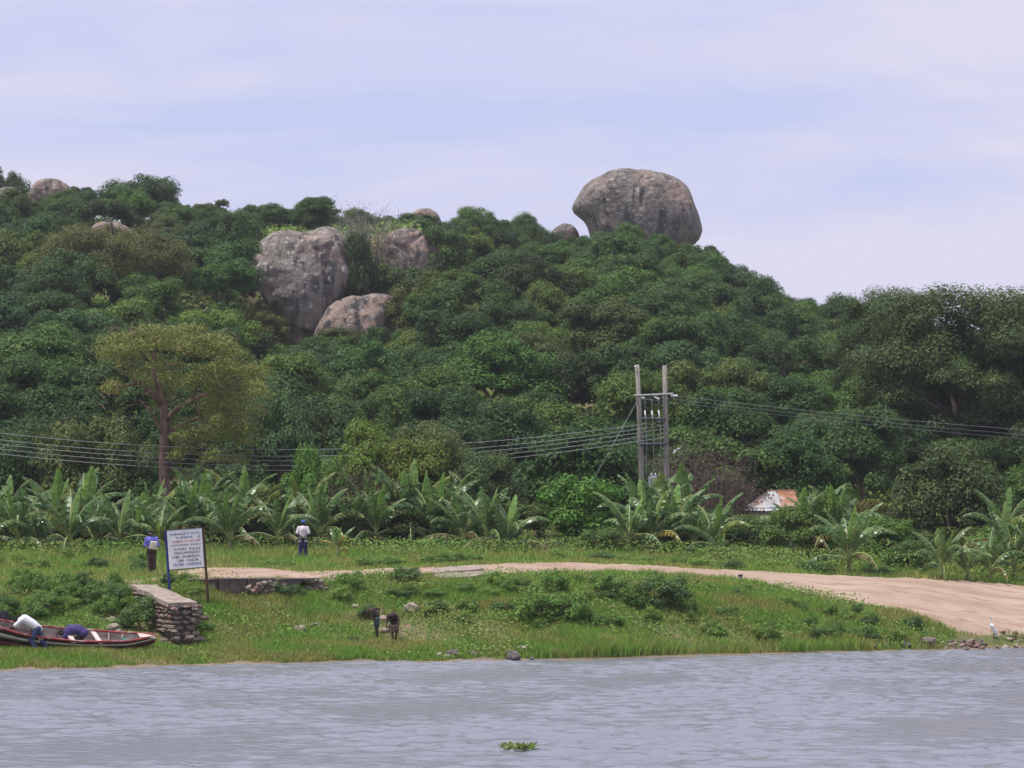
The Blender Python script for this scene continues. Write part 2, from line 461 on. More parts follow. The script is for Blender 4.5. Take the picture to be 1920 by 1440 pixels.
def tag(o, label=None, cat=None, group=None, kind=None):
    if label: o['label'] = label
    if cat: o['category'] = cat
    if group: o['group'] = group
    if kind: o['kind'] = kind
    return o
def thing(name, label, cat, loc, rz=0, group=None):
    o = obj(name, None, None, loc); o.rotation_euler = (0, 0, rz)
    return tag(o, label, cat, group)
#PART2
# ================================================================== SETTING
_gx = np.concatenate([np.linspace(-5000, -200, 40), np.arange(-190, 2111, 11), np.linspace(2130, 7000, 40)])
_gy = np.concatenate([np.arange(60, 88, 4), np.arange(88, 140, .35), np.arange(140, 160, 1), np.arange(160, 340, 3), np.linspace(342, 640, 30), np.linspace(700, 3000, 12)])
PXg, Yg = np.meshgrid(_gx, _gy, indexing='ij')
Xg = (PXg - CX) / F * Yg
V = np.stack([Xg, Yg, Z(Xg, Yg)], -1).reshape(-1, 3)
ny = len(_gy)
ii, jj = np.meshgrid(np.arange(len(_gx) - 1), np.arange(ny - 1), indexing='ij')
a = (ii * ny + jj).ravel()
Q = np.stack([a, a + ny, a + ny + 1, a + 1], -1)
tag(obj('ground', mesh_np('ground', V, Q, mats=['ground'], smooth=True)), kind='structure')

# the lake: short wind waves as real relief
def waves(x, y):
    rr = np.random.default_rng(3)
    z = np.zeros_like(x)
    for k in range(46):
        lam = .38 * (1.9 / .38) ** rr.random()
        th = -1.35 + rr.normal() * .6
        kx, ky = math.cos(th) * 2 * math.pi / lam, math.sin(th) * 2 * math.pi / lam
        amp = .0052 * lam ** .9
        ph = rr.random() * 6.28
        z += amp * (np.sin(kx * x + ky * y + ph) + .28 * np.cos(2 * (kx * x + ky * y + ph)))
    mod = .75 + .45 * np.sin(x * .31 + y * .12) * np.sin(y * .22 - x * .07 + 1) + .2 * np.sin(x * .9 - y * .35)
    return z * mod
wx = np.arange(-27, 27.01, .14); wy = np.arange(44, 119, .13)
WX, WY = np.meshgrid(wx, wy, indexing='ij')
V = np.stack([WX, WY, waves(WX, WY)], -1).reshape(-1, 3)
nwy = len(wy)
ii, jj = np.meshgrid(np.arange(len(wx) - 1), np.arange(nwy - 1), indexing='ij')
a = (ii * nwy + jj).ravel()
Q = np.stack([a, a + nwy, a + nwy + 1, a + 1], -1)
x0, x1, y0, y1 = wx[0], wx[-1], wy[0], wy[-1]
n0 = len(V)
ext = np.array([(-900, -900, 0), (900, -900, 0), (900, y0, 0), (-900, y0, 0), (-900, y1, 0), (x0, y0, 0), (x0, y1, 0), (x1, y0, 0), (900, y1, 0), (x1, y1, 0)], float)
V = np.concatenate([V, ext])
Q = np.concatenate([Q, np.array([(n0, n0 + 1, n0 + 2, n0 + 3), (n0 + 3, n0 + 5, n0 + 6, n0 + 4), (n0 + 7, n0 + 2, n0 + 8, n0 + 9)])])
tag(obj('lake_water', mesh_np('lake_water', V, Q, mats=['water'], smooth=True)), kind='structure')

# the dirt road
RX = [330, 390, 460, 520, 560, 620, 720, 830, 960, 1080, 1200, 1300, 1400, 1500, 1600, 1700, 1780, 1850, 1920, 2020, 2200]
RF = [1075, 1067, 1066, 1070, 1075, 1074, 1068, 1066, 1058, 1057, 1061, 1068, 1072, 1077, 1082, 1085, 1088, 1092, 1099, 1104, 1110]
RN = [1083, 1086, 1085, 1084, 1084, 1083, 1079, 1083, 1080, 1074, 1079, 1087, 1093, 1110, 1131, 1151, 1184, 1194, 1192, 1194, 1196]
def road_mask(px, py, m=0):
    return (py > np.interp(px, RX, RF) + m) & (py < np.interp(px, RX, RN) - m) & (px > 335)
VS, st = [], np.arange(332, 2201, 9.)
NR = 22
edge = np.random.default_rng(5)
for k, px in enumerate(st):
    jn, jf = edge.normal() * 1.3, edge.normal() * .35
    pn, pf = np.interp(px, RX, RN) + jn, np.interp(px, RX, RF) + jf
    A, B = gp(px, pn), gp(px, pf)
    for j in range(NR):
        t = j / (NR - 1)
        y = A.y + (B.y - A.y) * t
        x = (px - CX) / F * y
        e = min(t, 1 - t)
        rut = -.07 * math.exp(-((t - .3 - .04 * math.sin(px * .01)) / .06) ** 2) - .07 * math.exp(-((t - .6 - .04 * math.sin(px * .01)) / .06) ** 2)
        z = zg(x, y) + (.075 if e > .03 else -.03) + rut * .8 + .018 * math.sin(x * 3.1 + y * 2.2) * math.sin(y * 5 - x)
        VS.append((x, y, z))
ii, jj = np.meshgrid(np.arange(len(st) - 1), np.arange(NR - 1), indexing='ij')
a = (ii * NR + jj).ravel()
tag(obj('dirt_road', mesh_np('dirt_road', VS, np.stack([a, a + NR, a + NR + 1, a + 1], -1), mats=['sand'], smooth=True)), kind='structure')
# narrow trodden path at the left and the strip of wet earth along the water
VS = []
for px, py, w in [(150, 1093, 2.5), (190, 1091, 4), (230, 1088, 4.5), (262, 1090, 5), (290, 1088, 4), (330, 1082, 3)]:
    A, B = gp(px, py + w), gp(px, py - w)
    for t in (0, .1, .5, .9, 1):
        p = A.lerp(B, t); VS.append((p.x, p.y, zg(p.x, p.y) + (.03 if 0 < t < 1 else -.02)))
a = np.array([i * 5 + j for i in range(5) for j in range(4)])
tag(obj('path', mesh_np('path', VS, np.stack([a, a + 5, a + 6, a + 1], -1), mats=['sand'], smooth=True)), kind='structure')
VS = []
sx = np.arange(-300, 2300, 12.)
for px in sx:
    ys = float(shore_y(px)); w = (.25 + .3 * math.sin(px * .03) + .22 * math.sin(px * .11 + 2)) * (1 if px < 1010 else .3)
    for d in (-.8, 0, max(.1, w), max(.2, w) + .25):
        y = ys + d; x = (px - CX) / F * y
        VS.append((x, y, zg(x, y) + (.022 if d < max(.2, w) + .2 else -.03)))
a = np.array([i * 4 + j for i in range(len(sx) - 1) for j in range(3)])
tag(obj('shore_mud', mesh_np('shore_mud', VS, np.stack([a, a + 4, a + 5, a + 1], -1), mats=['mud'], smooth=True)), kind='structure')

# ================================================================== ROCKS
def outline_rock(name, pts, Y, depth, mat, label, cat='boulder', amp=.35, flat=.6, group=None, nf=.35, tilt=0.0, crack=.5):
    P = [at(x, y, Y) for x, y in pts]
    c = sum(P, Vector()) / len(P)
    ang = np.array([math.atan2(p.z - c.z, p.x - c.x) for p in P]); rad = np.array([math.hypot(p.z - c.z, p.x - c.x) for p in P])
    o_ = np.argsort(ang); ang, rad = ang[o_], rad[o_]
    ang = np.concatenate([ang - 2 * math.pi, ang, ang + 2 * math.pi]); rad = np.concatenate([rad] * 3)
    nt_, nf_ = 96, 44
    th = np.arange(nt_) * 2 * math.pi / nt_
    r = np.interp(th, ang, rad)
    r = (np.roll(r, 1) + 2 * r + np.roll(r, -1)) / 4
    rbar = r.copy()
    for _ in range(60): rbar = (np.roll(rbar, 1) + rbar + np.roll(rbar, -1)) / 3
    vs = []
    for i in range(1, nf_):
        ph = -math.pi / 2 + math.pi * i / nf_
        rho = math.cos(ph) ** flat; yy = math.copysign(abs(math.sin(ph)) ** .85, ph) * depth / 2
        for k in range(nt_):
            rk = rbar[k] + (r[k] - rbar[k]) * rho ** 3
            p = Vector((rk * rho * math.cos(th[k]), yy, rk * rho * math.sin(th[k])))
            p.y += tilt * p.z
            q = (p + c) * nf
            d = noise.fractal(q, 1.0, 2.0, 5) * amp + noise.noise(q * .45) * amp * .8
            cr2 = abs(noise.noise(Vector((q.x * 1.3, q.y * .5, q.z * .45)) + Vector((5.2, 1.1, 7.7))))
            d -= amp * 1.5 * max(0, .09 - cr2) / .09 * crack
            n = Vector((math.cos(th[k]) * rho, math.sin(ph), math.sin(th[k]) * rho)).normalized()
            e = 1 - abs(math.cos(ph)) ** 6 * .55
            vs.append(p + n * d * e)
    fs = []
    for i in range(nf_ - 2):
        for k in range(nt_):
            fs.append((i * nt_ + k, i * nt_ + (k + 1) % nt_, (i + 1) * nt_ + (k + 1) % nt_, (i + 1) * nt_ + k))
    fs.append(tuple(reversed(range(nt_)))); fs.append(tuple(range((nf_ - 2) * nt_, (nf_ - 1) * nt_)))
    me = bpy.data.meshes.new(name); me.from_pydata(vs, [], [f[::-1] for f in fs])
    me.materials.append(M[mat])
    for p in me.polygons: p.use_smooth = True
    o = obj(name, me, None, c)
    return tag(o, label, cat, group)
bo = outline_rock('balanced_boulder', [(1072, 392), (1076, 380), (1084, 368), (1092, 354), (1108, 340), (1128, 330), (1150, 322), (1190, 320), (1225, 324), (1258, 331), (1278, 340), (1290, 352), (1302, 382), (1312, 408), (1317, 430), (1314, 446), (1305, 457), (1290, 464), (1272, 474), (1230, 492), (1170, 496), (1125, 484), (1108, 450), (1102, 428), (1094, 412), (1082, 404), (1074, 399)],
             326, 12, 'granite', 'huge rounded grey boulder perched alone on the ridge', amp=.38, nf=.3, crack=.22)
outline_rock('cliff_boulder', [(468, 500), (472, 476), (484, 455), (502, 440), (530, 431), (562, 433), (590, 428), (615, 421), (632, 426), (650, 450), (668, 490), (668, 540), (645, 570), (628, 600), (612, 635), (590, 665), (560, 672), (540, 640), (520, 600), (498, 560), (478, 530)],
             257, 12, 'granite', 'tall weathered rock face with a flared top among the hillside trees', amp=.7, nf=.3, tilt=.25)
outline_rock('slab_boulder', [(592, 618), (604, 596), (622, 574), (645, 563), (680, 556), (715, 549), (735, 552), (742, 585), (728, 610), (735, 650), (660, 672), (600, 668), (586, 645)],
             251.5, 7, 'granite_pink', 'low pinkish rock slab leaning against the foot of the tall rock face', amp=.35, tilt=.3)
outline_rock('dome_boulder', [(716, 490), (722, 460), (738, 437), (758, 430), (778, 431), (800, 445), (820, 468), (822, 510), (800, 540), (750, 545), (720, 530)],
             266, 9, 'granite_pink', 'rounded pinkish boulder behind the bare grey bush on the hillside', amp=.4, tilt=.2)
for k, (pts, Y, d, lab) in enumerate([
    ([(60, 352), (78, 340), (95, 337), (118, 342), (134, 356), (140, 385), (110, 400), (70, 395), (55, 375)], 322, 6, 'brownish boulder on the skyline beside the dark ridge trees'),
    ([(-15, 375), (0, 360), (18, 352), (34, 355), (42, 372), (30, 395), (-10, 398)], 324, 5, 'grey boulder half hidden by trees at the highest end of the ridge'),
    ([(170, 432), (182, 422), (205, 419), (232, 424), (252, 434), (255, 460), (210, 470), (172, 460)], 283, 6, 'flat-topped brown rock above the broad olive tree crown'),
    ([(768, 408), (780, 396), (797, 391), (815, 396), (826, 408), (826, 430), (795, 440), (768, 430)], 329, 4, 'small pale dome of rock poking through the ridge trees'),
    ([(1036, 432), (1048, 424), (1062, 421), (1076, 425), (1084, 436), (1084, 458), (1060, 466), (1036, 455)], 328, 4, 'small grey rock on the ridge beside the huge perched boulder'),
    ([(1632, 592), (1640, 584), (1656, 583), (1668, 588), (1678, 600), (1675, 630), (1650, 640), (1630, 625)], 330, 4, 'bit of pale rock on the skyline between the hill and the tall tree'),
    ([(448, 655), (458, 642), (476, 634), (494, 633), (508, 642), (514, 665), (490, 680), (455, 675)], 246, 4, 'grey rock beside the foot of the tall rock face'),
    ([(528, 668), (536, 660), (548, 660), (556, 668), (556, 684), (530, 684)], 244, 2, 'small pale rock under the dark cleft of the rock face'),
    ([(700, 660), (712, 648), (735, 645), (752, 652), (760, 668), (740, 682), (704, 680)], 244, 3.5, 'pinkish rock below the grey shrub at the cliff foot'),
    ([(1278, 905), (1285, 892), (1298, 890), (1304, 905), (1310, 960), (1285, 985), (1272, 960)], 158, 2.5, 'brown rock behind the banana plants near the twin power poles')]):
    outline_rock('hill_rock', pts, Y, d, ['granite_pink', 'granite', 'granite_pink', 'granite_pink', 'granite', 'granite_pink', 'granite', 'granite_pink', 'granite_pink', 'granite_pink'][k], lab, 'rock', amp=.18, nf=.5, group='rocks on the wooded hill')

# ================================================================== TREES
def leaf_quads(c, n, L, W, rng, cup=.12):
    """one kite-shaped leaf at each point c with normal n"""
    N_ = len(c)
    r = rng.normal(size=(N_, 3))
    t = np.cross(n, r); t /= np.linalg.norm(t, axis=1, keepdims=True) + 1e-9
    b = np.cross(n, t)
    L = np.broadcast_to(L, N_)[:, None]; W = np.broadcast_to(W, N_)[:, None]
    V_ = np.stack([c - t * L * .5, c + b * W * .5 + t * L * .08 - n * L * cup, c + t * L * .5 - n * L * cup, c - b * W * .5 + t * L * .08 - n * L * cup], 1)
    return V_.reshape(-1, 3)
def quads_for(n): return np.arange(n * 4).reshape(-1, 4)
def unit(v): return v / (np.linalg.norm(v, axis=-1, keepdims=True) + 1e-9)
def sphere_dirs(rng, n, zmin=-1.0):
    d = unit(rng.normal(size=(n * 3, 3)))
    d = d[d[:, 2] > zmin]
    while len(d) < n:
        e = unit(rng.normal(size=(n * 3, 3))); d = np.concatenate([d, e[e[:, 2] > zmin]])
    return d[:n]
def clump_leaves(rng, C, R, per, leaf, flat=.75, up=.55, zmin=-.45, jit=.7):
    cs, ns = [], []
    for c, r in zip(C, R):
        k = max(6, int(per * (r / np.mean(R)) ** 2))
        d = sphere_dirs(rng, k, zmin)
        rr = r * (1 - .5 * rng.random(k) ** 2.2) * (1 + .12 * rng.normal(size=k))
        p = c + d * rr[:, None] * np.array([1, 1, flat])
        cs.append(p); ns.append(unit(d + np.array([0, 0, up]) + rng.normal(size=(k, 3)) * jit * .42))
    c = np.concatenate(cs); n = np.concatenate(ns)
    L = leaf * (.65 + .7 * rng.random(len(c)))
    return leaf_quads(c, n, L, L * .58, rng)
def crown_mesh(name, seed, R, H, zc, ncl, cr_, per, leaf, zmin=-.35, lumpy=.2, **kw):
    rng = np.random.default_rng(seed)
    d = sphere_dirs(rng, ncl, zmin)
    lob = 1 + lumpy * np.sin(np.arctan2(d[:, 1], d[:, 0]) * 3 + seed) * np.cos(d[:, 2] * 2 + seed * .7)
    C = d * np.array([R, R, H]) * (.62 + .36 * rng.random(ncl))[:, None] * lob[:, None] + np.array([0, 0, zc])
    rr = cr_ * (.5 + 1.0 * rng.random(ncl) ** 1.3)
    V_ = clump_leaves(rng, C, rr, per, leaf, **kw)
    return mesh_np(name, V_, quads_for(len(V_) // 4), mats=['leaf'])
def trunk_mesh(name, h, r, seed, mat='bark', limbs=4, spread=1.2):
    rng = random.Random(seed); mb = MB()
    pts = [(0, 0, -.4), (rng.uniform(-.1, .1), rng.uniform(-.1, .1), h * .35), (rng.uniform(-.2, .2), rng.uniform(-.2, .2), h * .7)]
    mb.tube(pts, [r * 1.25, r, r * .7], 7)
    top = Vector(pts[-1])
    for k in range(limbs):
        a = 2 * math.pi * (k + rng.random() * .6) / limbs
        b = top + Vector((math.cos(a) * spread, math.sin(a) * spread, h * rng.uniform(.18, .38)))
        c = b + Vector((math.cos(a) * spread * .7, math.sin(a) * spread * .7, h * .12))
        mb.tube([top - Vector((0, 0, .1)), top.lerp(b, .5) + Vector((0, 0, .12)), b, c], [r * .6, r * .45, r * .3, r * .12], 5)
    return mb.mesh(name, mat, True)

def make_tree(name, label, loc, crown, trunk, color, scale=(1, 1, 1), rz=0, group=None, cat='tree'):
    t = thing(name, label, cat, loc, rz, group)
    t.scale = scale
    obj('trunk', trunk, t)
    c = obj('crown', crown, t)
    c.color = (color[0] * 1.22, color[1] * 1.22, color[2] * .74, 1)
    return t

# library of crowns, about 3 m in radius and 6 m tall
CROWNS = []
for k in range(9):
    sp = [(3.0, 2.5, 3.4, 50, .88, 330, .205), (3.3, 2.1, 3.5, 56, .78, 300, .20), (2.7, 2.9, 3.7, 48, .88, 330, .205)][k % 3]
    CROWNS.append(crown_mesh('crown', 100 + k, sp[0], sp[1], sp[2], sp[3], sp[4], sp[5], sp[6], zmin=-.55, lumpy=.22))
TRUNKS = [trunk_mesh('trunk', 3.6, .17, 40 + k) for k in range(3)]

KINDS = [('dark green bushy tree in the forest on the hillside', (.040, .088, .030)),
         ('mid green bushy tree in the forest on the hillside', (.056, .118, .033)),
         ('light yellowish green tree in the forest on the hillside', (.085, .140, .036)),
         ('bluish green tree in the forest on the hillside', (.046, .095, .050)),
         ('dull olive green tree in the forest on the hillside', (.080, .105, .042))]
# outlines of rocks that no nearer crown may cover: px0, px1, py0, py1, distance
KEEP = [(1078, 1262, 318, 418, 326), (1255, 1318, 345, 456, 326), (476, 640, 424, 600, 256), (520, 600, 590, 636, 256), (606, 712, 556, 606, 251), (724, 806, 432, 500, 266), (82, 128, 338, 352, 322), (176, 250, 420, 434, 283), (772, 822, 392, 404, 329), (1048, 1078, 421, 432, 328), (1636, 1668, 583, 592, 330), (456, 504, 634, 650, 246)]
SPECIAL = [(110, 310, 230, 245), (230, 470, 140, 168), (1650, 1960, 150, 176)]
_SKX = [-400, 0, 20, 60, 100, 190, 265, 330, 400, 470, 540, 600, 640, 700, 780, 850, 900, 960, 1020, 1060, 1320, 1350, 1400, 1440, 1500, 1560, 1620, 1700, 2300]
_SKY = [330, 340, 330, 338, 342, 336, 334, 362, 388, 388, 382, 374, 392, 405, 398, 402, 394, 390, 406, 428, 464, 478, 494, 520, 542, 552, 574, 602, 680]
def sky_limit(px): return float(np.interp(px, _SKX, _SKY))
placed = []
rng = np.random.default_rng(21)
LAND = [(1195, 400, 'the perched boulder'), (560, 540, 'the tall rock face'), (770, 480, 'the pinkish dome boulder'), (205, 490, 'the broad olive crown'), (310, 690, 'the bare-trunked tree'), (1222, 780, 'the twin power poles'), (1450, 930, 'the tin-roofed hut'), (1790, 640, 'the very tall grey-green tree'), (1785, 900, 'the round dome-shaped tree'), (90, 350, 'the highest ridge rocks'), (797, 396, 'the small rock dome on the ridge'), (1080, 930, 'the bright green leafy tree'), (660, 580, 'the low rock slab'), (404, 380, 'the ragged lone skyline tree'), (1440, 540, 'the notch where the ridge drops'), (690, 850, 'the sagging wires and yellowish tree'), (960, 640, 'the middle of the slope')]
def where(px, py):
    d, x_, y_, n_ = min((math.hypot(px - a, (py - b) * 1.3), a, b, c) for a, b, c in LAND)
    dx, dy = px - x_, py - y_
    far = 'well ' if d > 190 else ''
    if abs(dy) * 1.6 > abs(dx): return far + ('uphill of ' if dy < 0 else 'downhill of ') + n_
    return ('next to ' if d < 120 else 'some way beside ') + n_
def hill_tree(px, Y, s, kind, sz=1.0, name='forest_tree', lab=None, col=None, rng=rng, group='trees in the forest on the hill'):
    p = on(px, Y)
    l, c = KINDS[kind]
    v = 1 + .16 * rng.normal()
    c = col or c
    c = tuple(max(.01, q * v * (1 + .06 * rng.normal())) for q in c)
    if lab is None:
        lab = ('large ' if s > .95 else 'small ' if s < .68 else '') + l.split(' in the')[0] + ' ' + where(*to_px(p.x, p.y, p.z + 4 * s))
    return make_tree(name, lab or l, p - Vector((0, 0, .35 * s)), CROWNS[rng.integers(len(CROWNS))], TRUNKS[rng.integers(3)], c,
                     (s * rng.uniform(.9, 1.15), s * rng.uniform(.9, 1.15), s * sz), rng.uniform(0, 6.28), group)
cand = []
Yrow = 157.0
while Yrow < 338:
    stepx = 5.6 + (Yrow - 157) * .006
    X0, X1 = (-330 - CX) / F * Yrow, (2250 - CX) / F * Yrow
    x = X0 + rng.random() * stepx
    while x < X1:
        yy = Yrow + rng.normal() * 2.0
        cand.append((CX + F * x / yy, yy)); x += stepx * rng.uniform(.72, 1.3)
    Yrow += 6.4 + (Yrow - 157) * .022
n_view = 0
for px, Y in cand:
    if Y > 331: Y = 331 + rng.random() * 4
    s = rng.uniform(.72, 1.12) * (1 - .22 * max(0, (Y - 250) / 80))
    if 1380 < px < 1720 and Y > 300: s *= .85
    if any(a_ < px < b_ and y0_ < Y < y1_ for a_, b_, y0_, y1_ in SPECIAL): continue
    ok = False
    for tr in range(8):
        p = on(px, Y); sc = F / Y
        hw = 3.2 * s * sc; top = to_px(p.x, p.y, p.z + 5.9 * s)[1]; bot = to_px(p.x, p.y, p.z)[1]
        if top > sky_limit(px) - 4 and not any(px + hw * .85 > k[0] and px - hw * .85 < k[1] and top < k[3] and bot > k[2] and Y < k[4] + 2 for k in KEEP):
            ok = True; break
        s *= .86
    if not ok or s < .33: continue
    if 1060 < px < 1320 and Y > 312: continue
    if 440 < px < 740 and 246 < Y < 263: continue
    yel = noise.noise(Vector((p.x * .05, p.y * .03, 1.7)))
    pr = [.32, .38, .16 + .25 * max(0, yel), .09, .05]
    kd = int(rng.choice(5, p=np.array(pr) / sum(pr)))
    if Y < 185 and rng.random() < .55: kd = 0
    hill_tree(px, Y, s, kd)
    placed.append((px, Y))
    if -20 < px < 1940: n_view += 1
print('hill trees', len(placed), 'in view', n_view)
#PART3
def between(px, marks):
    ks = [m for m in marks if m[0] <= px]; kr = [m for m in marks if m[0] > px]
    if not ks: return 'beyond ' + kr[0][1]
    if not kr: return 'beyond ' + ks[-1][1]
    return 'between ' + ks[-1][1] + ' and ' + kr[0][1]
TERR = [(100, 'the boat crew'), (284, 'the person in blue'), (350, 'the signboard'), (568, 'the man in white'), (765, 'the biggest banana plant'), (1085, 'the bright leafy tree'), (1222, 'the twin poles'), (1312, 'the brown thicket'), (1450, 'the tin-roofed hut'), (1590, 'the bright banana'), (1785, 'the round tree')]
# ---- trees with a look of their own
CR_BIG = crown_mesh('crown', 201, 6.2, 6.6, 8.2, 170, 1.25, 460, .205, zmin=-.75, lumpy=.16)
TR_BIG = trunk_mesh('trunk', 7, .4, 61, limbs=6, spread=2.6)
make_tree('tall_tree', 'very tall dense grey-green tree rising above the skyline behind the round tree', on(1795, 186), CR_BIG, TR_BIG, (.062, .098, .044), (1.06, 1, .9), 1.4)
make_tree('tall_tree', 'tall dense dark tree standing beside the very tall grey-green tree', on(1975, 190), CR_BIG, TR_BIG, (.056, .092, .040), (.9, .9, .93), 2.4)
make_tree('tall_tree', 'tall slender dark green tree at the hill end next to the very tall tree', on(1672, 196), CR_BIG, TR_BIG, (.058, .098, .042), (.62, .62, .82), 3.9)
CR_ROUND = crown_mesh('crown', 202, 2.75, 2.45, 2.5, 190, .6, 170, .17, zmin=-.95, lumpy=.05)
make_tree('round_tree', 'dense dome-shaped dark green tree standing in the open behind the banana plants', on(1783, 150) - Vector((0, 0, .7)), CR_ROUND, TRUNKS[0], (.066, .104, .048), (1.04, 1.04, 1.4), 0)
CR_OLIVE = crown_mesh('crown', 203, 6.6, 3.6, 4.2, 130, 1.15, 340, .18, zmin=-.3, lumpy=.06)
make_tree('broad_tree', 'broad flat-domed olive brown tree crown in the middle of the wooded slope', on(212, 236), CR_OLIVE, TR_BIG, (.100, .112, .050), (1, 1, .95), 0)
CR_SKY = crown_mesh('crown', 204, 4.2, 2.6, 3.4, 60, 1.05, 210, .26, zmin=-.35)
make_tree('ridge_tree', 'large spreading dark tree on the skyline beside the highest rocks', on(262, 322), CR_SKY, TRUNKS[1], (.045, .085, .036), (1, 1, 1.0), 0)
CR_LONE = crown_mesh('crown', 205, 1.5, 1.0, 3.4, 16, .55, 110, .24, zmin=-.3, lumpy=.5)
make_tree('ridge_tree', 'small ragged tree leaning out alone on the skyline', on(404, 326), CR_LONE, TRUNKS[2], (.042, .075, .036), (1, 1, 1.0), 0)
make_tree('ridge_tree', 'dark tree on the skyline at the highest end of the ridge', on(8, 328), CR_SKY, TRUNKS[0], (.045, .080, .036), (.55, .55, 1.05), 1)
make_tree('ridge_tree', 'tiny ragged tree beside the right foot of the perched boulder', on(1334, 322), CR_LONE, TRUNKS[2], (.050, .088, .036), (.9, .9, .8), 2)
for px, Y, s, lab in [(1180, 316, .62, 'leafy tree growing right in front of the perched boulder'), (1235, 314, .55, 'low leafy tree under the heavy end of the perched boulder'), (1130, 315, .5, 'low leafy tree under the beak of the perched boulder'), (1090, 318, .48, 'small tree left of the beak of the perched boulder'), (1270, 317, .4, 'bush-like tree under the dark hollow of the perched boulder')]:
    hill_tree(px, Y, s, 1, name='ridge_tree', lab=lab, group='trees along the ridge')

# thin-leaved tall tree at the left, with its limbs showing
def px_tubes(mb, lines, Y, seed):
    rg = random.Random(seed)
    for ln in lines:
        pts, rs = [], []
        for k, (x, y, r, dy) in enumerate(ln):
            pts.append(at(x, y, Y + dy)); rs.append(r)
        mb.tube(pts, rs, 7)
YT = 148.0
t = thing('thorn_tree', 'tall tree with reddish bare trunk and thin yellowish olive crown behind the banana plants', 'tree', on(311, YT))
mb = MB()
T0 = t.location.copy()
lines = [[(313, 1020, .36, 0), (312, 940, .30, 0), (307, 880, .26, 0), (308, 830, .25, 0), (310, 790, .24, 0), (305, 755, .2, 0), (296, 725, .16, .2), (288, 690, .12, .4), (290, 655, .07, .6), (300, 625, .03, .8)],
         [(306, 762, .16, 0), (285, 738, .12, -.4), (262, 718, .09, -.8), (235, 700, .06, -1.2), (205, 668, .025, -1.6)],
         [(262, 718, .07, -.8), (240, 722, .05, -1.1), (212, 730, .02, -1.4)],
         [(311, 790, .18, 0), (330, 768, .13, -.5), (358, 750, .1, -1), (392, 738, .07, -1.3), (440, 722, .03, -1.5)],
         [(312, 815, .14, 0), (335, 800, .11, .5), (368, 786, .08, 1), (400, 776, .05, 1.4), (445, 790, .02, 1.6)],
         [(288, 690, .09, .4), (265, 660, .06, -.5), (235, 635, .03, -1)], [(290, 660, .07, .6), (330, 640, .05, 1), (375, 628, .025, 1.2)],
         [(358, 750, .06, -1), (385, 700, .045, -1.3), (410, 660, .02, -1.4)], [(307, 820, .1, 0), (298, 800, .09, -.3), (282, 770, .06, -.6), (262, 750, .03, -1)]]
px_tubes(mb, lines, YT, 1)
rg = random.Random(3)
for k in range(110):                       # twigs through the crown
    x, y = rg.uniform(195, 480), rg.uniform(615, 800)
    a_ = at(x, y, YT + rg.uniform(-2.4, 2.4))
    b_ = a_ + Vector((rg.uniform(-.9, .9), rg.uniform(-.6, .6), rg.uniform(.1, .7)))
    mb.tube([a_, a_.lerp(b_, .5) + Vector((0, 0, .1)), b_], [.035, .022, .008], 4)
mb.v = [tuple(Vector(v) - T0) for v in mb.v]
obj('trunk', mb.mesh('trunk', 'bark_red', True), t)
rngT = np.random.default_rng(44)
C, R = [], []
def cloud(x0, x1, y0, y1, n, r, ycurve=0):
    for _ in range(n):
        x = rngT.uniform(x0, x1); y = rngT.uniform(y0, y1) + ycurve * ((x - (x0 + x1) / 2) / ((x1 - x0) / 2)) ** 2
        C.append(np.array(at(x, y, YT + rngT.uniform(-2.6, 2.6)) - T0)); R.append(r * rngT.uniform(.6, 1.3))
cloud(195, 430, 612, 655, 60, .64, 26)
cloud(200, 480, 655, 720, 48, .62, 10)
cloud(390, 492, 690, 790, 44, .66, 0)
cloud(325, 462, 785, 862, 34, .66, 8)
cloud(205, 280, 690, 745, 10, .5, 0)
cloud(290, 400, 690, 760, 14, .55, 0)
Vl = clump_leaves(rngT, C, R, 150, .125, flat=.6, zmin=-.7, jit=1.4)
c_ = obj('crown', mesh_np('crown', Vl, quads_for(len(Vl) // 4), mats=['leaf']), t)
c_.color = (.215, .245, .062, 1)

# trees and bushes at the foot of the hill
def between2(px):
    return between(px, TERR)
LOWCR = [crown_mesh('crown', 300 + k, 2.1, 1.75, 1.75, 46, .62, 150, .2, zmin=-.9, lumpy=.2) for k in range(5)]
LOWTR = trunk_mesh('trunk', 1.8, .1, 77, limbs=4, spread=.7)
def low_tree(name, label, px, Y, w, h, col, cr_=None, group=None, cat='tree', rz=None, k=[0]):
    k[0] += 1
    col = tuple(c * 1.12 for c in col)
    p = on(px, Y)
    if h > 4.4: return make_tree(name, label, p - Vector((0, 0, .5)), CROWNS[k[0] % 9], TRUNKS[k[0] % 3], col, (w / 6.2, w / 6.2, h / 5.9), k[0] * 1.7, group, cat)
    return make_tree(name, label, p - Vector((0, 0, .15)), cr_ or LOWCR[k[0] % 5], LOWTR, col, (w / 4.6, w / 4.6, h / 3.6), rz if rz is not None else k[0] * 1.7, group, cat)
low_tree('leafy_tree', 'bright green leafy tree with a dark hollow beneath, left of the twin power poles', 1085, 143.5, 5.2, 4.0, (.070, .165, .036))
low_tree('leafy_tree', 'dark dull green tree behind the white-flecked banana plants in the middle', 895, 143, 4.0, 4.9, (.058, .098, .046))
low_tree('leafy_tree', 'fresh green tree in front of the sagging wires', 590, 142, 3.0, 5.3, (.078, .175, .040))
low_tree('leafy_tree', 'yellowish green tree above the tallest banana plants', 690, 144.5, 4.6, 6.9, (.105, .165, .042))
low_tree('leafy_tree', 'olive yellow bush behind the tallest banana clump', 780, 143, 4.2, 5.4, (.098, .135, .034))
low_tree('leafy_tree', 'grey-green tree between the olive bush and the sagging wires', 815, 147, 4.2, 7.2, (.088, .120, .055))
